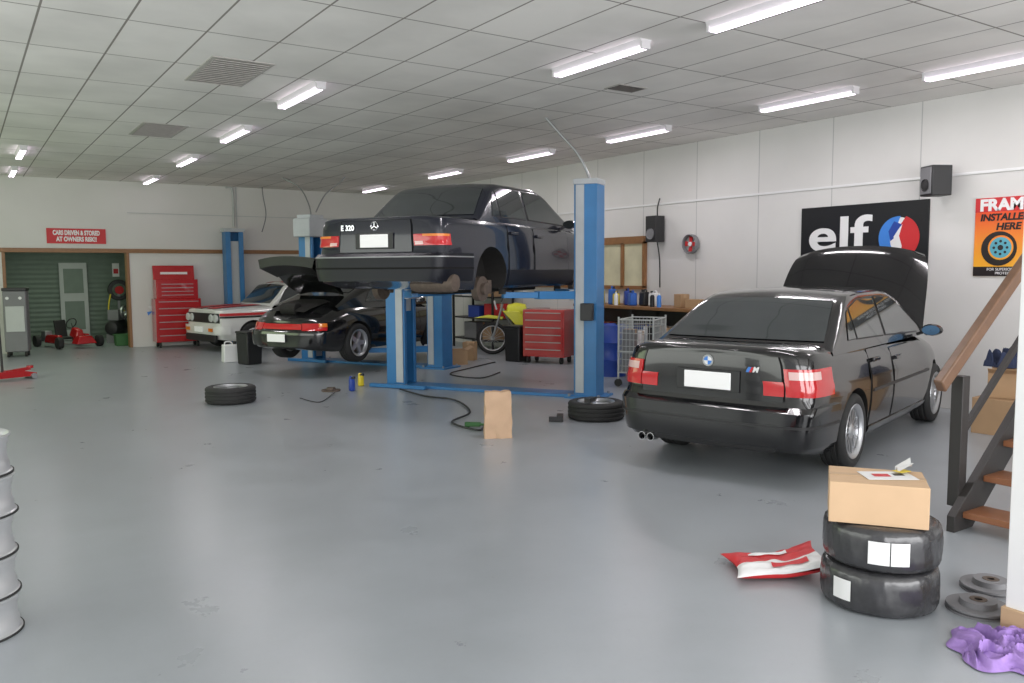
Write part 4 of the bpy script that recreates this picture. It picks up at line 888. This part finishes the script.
# brown paper bag
p=P(498,437)
t=thing('paper_bag','upright brown paper bag standing alone on the floor','bag',(p.x,p.y,0),R(-28))
rows=[]; W_,D_,H_=.27,.16,.46
for i in range(15):
    z=H_*i/14; f=1-.25*(i/14)**2; ring=[]
    for k in range(32):
        a=k/32*4; s=int(a);u=a-s
        x,y=[(-1+2*u,-1),(1,-1+2*u),(1-2*u,1),(-1,1-2*u)][s]
        ww=.014*noise.noise(Vector((x*2,y*2,z*9))); ring.append((x*W_/2*(1-.06*i/14)+ww,y*D_/2*f*(1-.35*(i/14)*(1-abs(x)) )+ww*(1.3),z+(0.03*noise.noise(Vector((x*3,y,2))) if i==14 else 0)))
    ring.append(ring[0]); rows.append(ring)
MB().grid(rows).poly([(-W_/2,-D_/2,.001),(W_/2,-D_/2,.001),(W_/2,D_/2,.001),(-W_/2,D_/2,.001)]).build('paper_body','paper',t,sharp=30)
# hoses on floor
tag(MB().tube([P(400,389,.02),P(425,396,.02),P(455,400,.02),P(470,412,.02),P(452,422,.02),P(478,430,.02),P(486,424,.02)],.012,8).build('floor_hose','plastic'),'black hose snaking from the near lift to the paper bag','hose')
tag(MB().tube([P(335,392,.012),P(320,402,.012),P(300,398,.012)],.006,6).build('cable','plastic'),'thin black cable lying left of the brake disc','cable')
tag(MB().tube([P(500,372,.012),P(480,378,.012),P(450,374,.012),P(470,368,.012),P(495,362,.012)],.010,6).build('cable','plastic'),'black cable looping on the floor behind the near lift beam','cable')
tag(MB().box((0,0,.03),(.05,.16,.04)).box((0,.06,.025),(.045,.05,.05)).cyl((0,-.08,.03),(0,-.14,.03),.012).build('air_gun','green',loc=(P(473,427).x,P(473,427).y,0),rot=(0,0,.8)),'dark green air gun at the end of the hose','tool')
p=P(331,391)
tag(MB().lathe([(0,.05),(.06,.05),(.065,.02),(.13,.02),(.13,0),(0,0)],28).build('brake_disc','rust',loc=(p.x,p.y,0)),'rusty brake disc on the floor left of the near lift','brake disc')
can('spray_bottle','blue spray bottle standing at the foot of the near lift',P(352,391),'dblue',.08,.08,.2)
can('oil_can','small yellow can by the foot of the near lift',P(361,386),'yellow',.08,.08,.18)
p=P(560,421)
tag(MB().box((0,0,.04),(.18,.07,.06)).cyl((.09,0,.04),(.15,0,.04),.016).box((-.05,.06,.03),(.05,.12,.05)).build('cordless_drill','plastic',loc=(p.x,p.y,0),rot=(0,0,.9)),'black cordless drill lying left of the loose wheel','tool')
p=P(980,609)
for k,(dx,dy,z,lb) in enumerate([(-.02,.0,0,'dark brake disc lying on the floor beside the white pillar'),(.30,.10,0.0,'second brake disc lying partly behind the white pillar')]):
    t=thing('brake_disc',lb,'brake disc',(p.x+dx,p.y+dy,z),group='brake discs by the pillar')
    MB().lathe([(.04,.055),(.08,.055),(.085,.028),(.14,.028),(.142,.018),(.13,.016),(.13,.012),(.142,.010),(.142,0),(.085,0),(.08,.03),(.04,.045)],40,closed=True).build('rotor','grey',t)
    MB().lathe([(.018,.056),(.038,.056),(.038,.05),(.018,.05)],20,closed=True).build('hub_ring','rust',t)
p=P(1000,655)
cloth('purple_rag','crumpled purple cloth on the floor at the bottom right corner',(p.x+.05,p.y,0),.48,.44,.07,'purple',8.3,rz=.4,fr=2.0)
# wheel rims stack at left
q=P(-28,634); rim0=None
names=['bottom','second from bottom','middle','second from top','top']
for k in range(5):
    z=k*.185
    lb='bare silver wheel rim, %s of the stack at the left edge'%names[k]
    if rim0 is None:
        rim0=thing('wheel_rim',lb,'wheel rim',(q.x,q.y,z),group='stacked bare wheel rims')
        MB().lathe([(.198,0),(.204,.003),(.204,.010),(.197,.015),(.193,.03),(.193,.05),(.186,.06),(.184,.10),(.186,.13),(.193,.14),(.194,.16),(.198,.168),(.204,.172),(.204,.180),(.198,.183),(.18,.165),(.16,.10),(.165,.04)],56,closed=True).build('barrel','rimsilver',rim0)
        MB().lathe([(.2045,-.001),(.210,.001),(.210,.009),(.2045,.010)],56,closed=True).build('rubber_band','rubber',rim0)
        rim_mb(.18,.15,5,.04).build('face','alloy',rim0,loc=(0,0,.09))
    else: dup(rim0,(q.x+random.uniform(-.008,.008),q.y,z),.4*k,lb)
# ------------------------------------------------------------------ staircase
sb=P(950,532)
t=thing('staircase','open timber staircase with dark stringers at the right edge','staircase',(sb.x,sb.y,0))
sl=.85; n=8
for y in (0,-.95):
    MB().prism([(0,0),(.22,0),(.22+2.1,sl*2.1),(2.1,sl*2.1+.05),(0,.10)],-.025,.025,Matrix.Translation((0,y,0))@Matrix.Rotation(PI/2,4,'X')).build('stringer','black_wood',t,bevel=.003)
for k in range(n):
    z=.10+.20*k; x=.10+z/sl-.08
    MB().box((x+.08,-.475,z),(.25,.90,.04)).build('tread','tread',t,bevel=.004)
MB().box((.17,.06,.55),(.085,.075,.84)).build('newel_post','black_wood',t,bevel=.004)
MB().bar((-.08,.06,.92),(2.1,.06,.92+.76*2.18),.06,.09).build('handrail','rail',t,bevel=.01)
MB().bar((.16,.06,.56),(2.1,.06,.56+.8*1.94),.03,.04).bar((1.2,.06,1.1),(1.2,.06,1.85),.05,.05).build('mid_rail','black_wood',t)
# ------------------------------------------------------------------ left back equipment
p=P(19,356)
t=thing('parts_washer','grey upright equipment cabinet on castors beside the storage opening','cabinet',(p.x,p.y,0),R(-10))
MB().box((0,0,.70),(.40,.45,1.2)).build('cabinet_body','grey',t,bevel=.02); MB().box((0,-.23,.75),(.32,.02,.5)).build('front_panel','lgrey',t,bevel=.005)
MB().box((0,0,1.33),(.42,.47,.06)).build('top_cap','plastic',t,bevel=.01); MB().cyl((-.12,-.225,1.16),(-.12,-.24,1.16),.03).cyl((.1,-.225,1.16),(.1,-.24,1.16),.03).build('gauge','white',t)
for sx in (-1,1):
    for sy in (-1,1): MB().cyl((sx*.15-.02,sy*.17,.05),(sx*.15+.02,sy*.17,.05),.05).build('castor','rubber',t)
p=P(10,380)
t=thing('trolley_jack','red trolley jack on the floor at the left edge','jack',(p.x,p.y,0),R(20))
MB().prism([(-.35,.04),(.35,.04),(.35,.09),(.1,.15),(-.35,.13)],-.12,-.09,Matrix.Rotation(PI/2,4,'X')).prism([(-.35,.04),(.35,.04),(.35,.09),(.1,.15),(-.35,.13)],.09,.12,Matrix.Rotation(PI/2,4,'X')).box((-.2,0,.1),(.2,.18,.08)).build('chassis','red',t,bevel=.004)
MB().bar((-.1,0,.12),(.3,0,.16),.06,.05).cyl((.3,0,.16),(.3,0,.2),.05).build('lifting_arm','red',t)
MB().cyl((-.1,0,.12),(-.12,0,1.0),.018).build('handle','plastic',t)
for x in (-.3,.3): MB().cyl((x,-.15,.045),(x,.15,.045),.045).build('roller','steel',t)
# go kart
p=PY(68,330,20.8)
t=thing('go_kart','red racing go kart standing in the storage opening','go kart',(p.x,20.9,0),R(-70)); t.scale=(.85,.75,.95)
MB().tube([(-.7,-.3,.1),(.0,-.35,.1),(.7,-.2,.1),(.7,.2,.1),(0,.35,.1),(-.7,.3,.1),(-.7,-.3,.1)],.02).build('frame','steel',t)
MB().box((.85,0,.2),(.35,.6,.18),taper=.6).build('nose_cone','red',t,bevel=.03)
MB().box((0,.40,.20),(.8,.18,.20),taper=.8).build('side_pod','red',t,bevel=.03); MB().box((0,-.40,.20),(.8,.18,.20),taper=.8).build('side_pod','red',t,bevel=.03)
MB().box((.5,0,.34),(.40,.26,.22),(0,R(12),0),.7).build('nose_panel','red',t,bevel=.03); MB().box((-.2,0,.2),(.36,.34,.06)).box((-.38,0,.4),(.06,.34,.45),(0,R(-15),0)).build('seat','plastic',t,bevel=.02)
MB().lathe([(.13,-.01),(.15,-.01),(.15,.01),(.13,.01)],24,Matrix.Translation((.22,0,.56))@Matrix.Rotation(R(-55),4,'Y'),closed=True).cyl((.22,0,.56),(.45,0,.2),.012).build('steering_wheel','plastic',t)
for x in (-.6,.62):
    for s_ in (-1,1): MB().lathe([(0,-.08),(.07,-.09),(.13,-.07),(.14,0),(.13,.07),(.07,.09),(0,.08)],20).build('wheel','rubber',t,loc=(x,s_*.58,.14),rot=(PI/2,0,0))
MB().box((-.5,-.35,.25),(.25,.2,.25)).build('engine','steel',t,bevel=.02)
q=PY(117,320,21.6)
t=thing('compressor','dark air compressor at the right side of the storage opening','compressor',(q.x,21.6,0),R(60))
MB().lathe([(0,-.4),(.14,-.36),(.18,-.28),(.18,.28),(.14,.36),(0,.4)],24,Matrix.Translation((0,0,.35))@Matrix.Rotation(PI/2,4,'Y')).build('tank','plastic',t)
MB().box((-.1,0,.65),(.25,.25,.25)).cyl((.1,-.1,.62),(.3,-.1,.62),.1).build('motor','grey',t,bevel=.01); MB().lathe([(.12,-.02),(.15,-.02),(.15,.02),(.12,.02)],24,Matrix.Translation((-.1,-.2,.72))@Matrix.Rotation(PI/2,4,'X'),closed=True).build('flywheel','steel',t)
for s_ in (-1,1): MB().cyl((.25,s_*.2,.1),(.25,s_*.24,.1),.1).build('wheel','rubber',t)
MB().box((-.25,0,.1),(.04,.3,.2)).build('foot','steel',t)
q=PY(119,290,22.4)
t=thing('hose_reel','round hose reel above the compressor in the storage room','hose reel',(q.x,q.y,q.z),0)
MB().lathe([(.16,-.05),(.24,-.05),(.26,0),(.24,.05),(.16,.05)],32,Matrix.Rotation(PI/2,4,'X'),closed=True).build('coiled_hose','plastic',t); MB().lathe([(0,-.06),(.10,-.06),(.10,.06),(0,.06)],20,Matrix.Rotation(PI/2,4,'X')).build('hub','red',t)
MB().box((0,.1,-q.z/2),(.05,.05,q.z)).build('stand','steel',t); MB().tube([(-.2,-.05,-.1),(-.26,-.08,-.5),(-.1,-.1,-.8),(.1,-.1,-.5)],.018).build('loose_hose','yellow',t)
q=PY(122,330,20.5)
t=thing('storage_crate','green plastic crate on the floor below the compressor','crate',(q.x,20.45,0),.1); MB().box((0,0,.12),(.30,.22,.24),taper=1.1).build('tub','green',t,bevel=.01); MB().box((0,0,.25),(.36,.27,.02)).build('rim','green',t,bevel=.004)
q=PY(116,270,23.1)
t=thing('notice','small white and red notice hanging on the storage shutter','sign',(q.x,23.15,q.z),rot=(PI/2,0,0)); MB().box((0,0,0),(.16,.34,.01)).build('board','white',t); MB().box((0,-.03,.006),(.11,.12,.004)).build('red_patch','red_flat',t)
q0=PY(60,300,23.1);q1=PY(88,300,23.1)
t=thing('leaning_door','pale grey panelled door leaning against the roller shutter','door panel',((q0.x+q1.x)/2,22.98,0),rot=(R(-3),0,0)); w_=q1.x-q0.x
MB().box((0,0,.95),(w_,.04,1.9)).build('panel','lgrey',t,bevel=.005); MB().box((0,-.025,1.45),(w_*.7,.01,.6)).box((0,-.025,.6),(w_*.7,.01,.7)).build('inset','shutter',t)
q=PY(153,311,YB-.03)
t=thing('rag','small red white and blue rag hanging on the partition beside the tool chest','rag',(q.x,YB-.012,q.z),rot=(PI/2,0,0))
for k,m_ in enumerate(('red_flat','white','lblue','white')): MB().prism([(0,0),(.12,.02),(.10,.10)],0,.01,Matrix.Rotation(k*PI/2,4,'Z')).build('fold',m_,t)
# ------------------------------------------------------------------ lights
def area(loc,rot,sx,sy,e,col):
    l=bpy.data.lights.new('daylight_and_fill','AREA'); l.shape='RECTANGLE'; l.size=sx; l.size_y=sy; l.energy=e; l.color=col
    o=bpy.data.objects.new('daylight_and_fill',l); C.objects.link(o); o.location=loc; o.rotation_euler=rot
area((3,-3.6,1.7),(R(97),0,0),11,3.0,650,(.99,.99,1))
area((-3.7,6,1.6),(R(95),0,R(-90)),9,2.4,170,(.96,1,.94))  # added faintly green fill in front of the solid left wall, no opening there
area((-3.7,14.5,1.5),(R(90),0,R(-90)),7,2.0,100,(.80,1,.62))  # added green fill to tint the floor at left, no such source there
area(((xo0+xo1)/2,21,2.5),(0,0,0),1.2,1.2,18,(.82,1,.72))  # added greenish fill inside the storage room
w=bpy.data.worlds.new('world'); SC.world=w; w.use_nodes=True; bg=w.node_tree.nodes['Background']; bg.inputs[0].default_value=(.96,.97,1,1); bg.inputs[1].default_value=.9
SC.view_settings.view_transform='Standard'
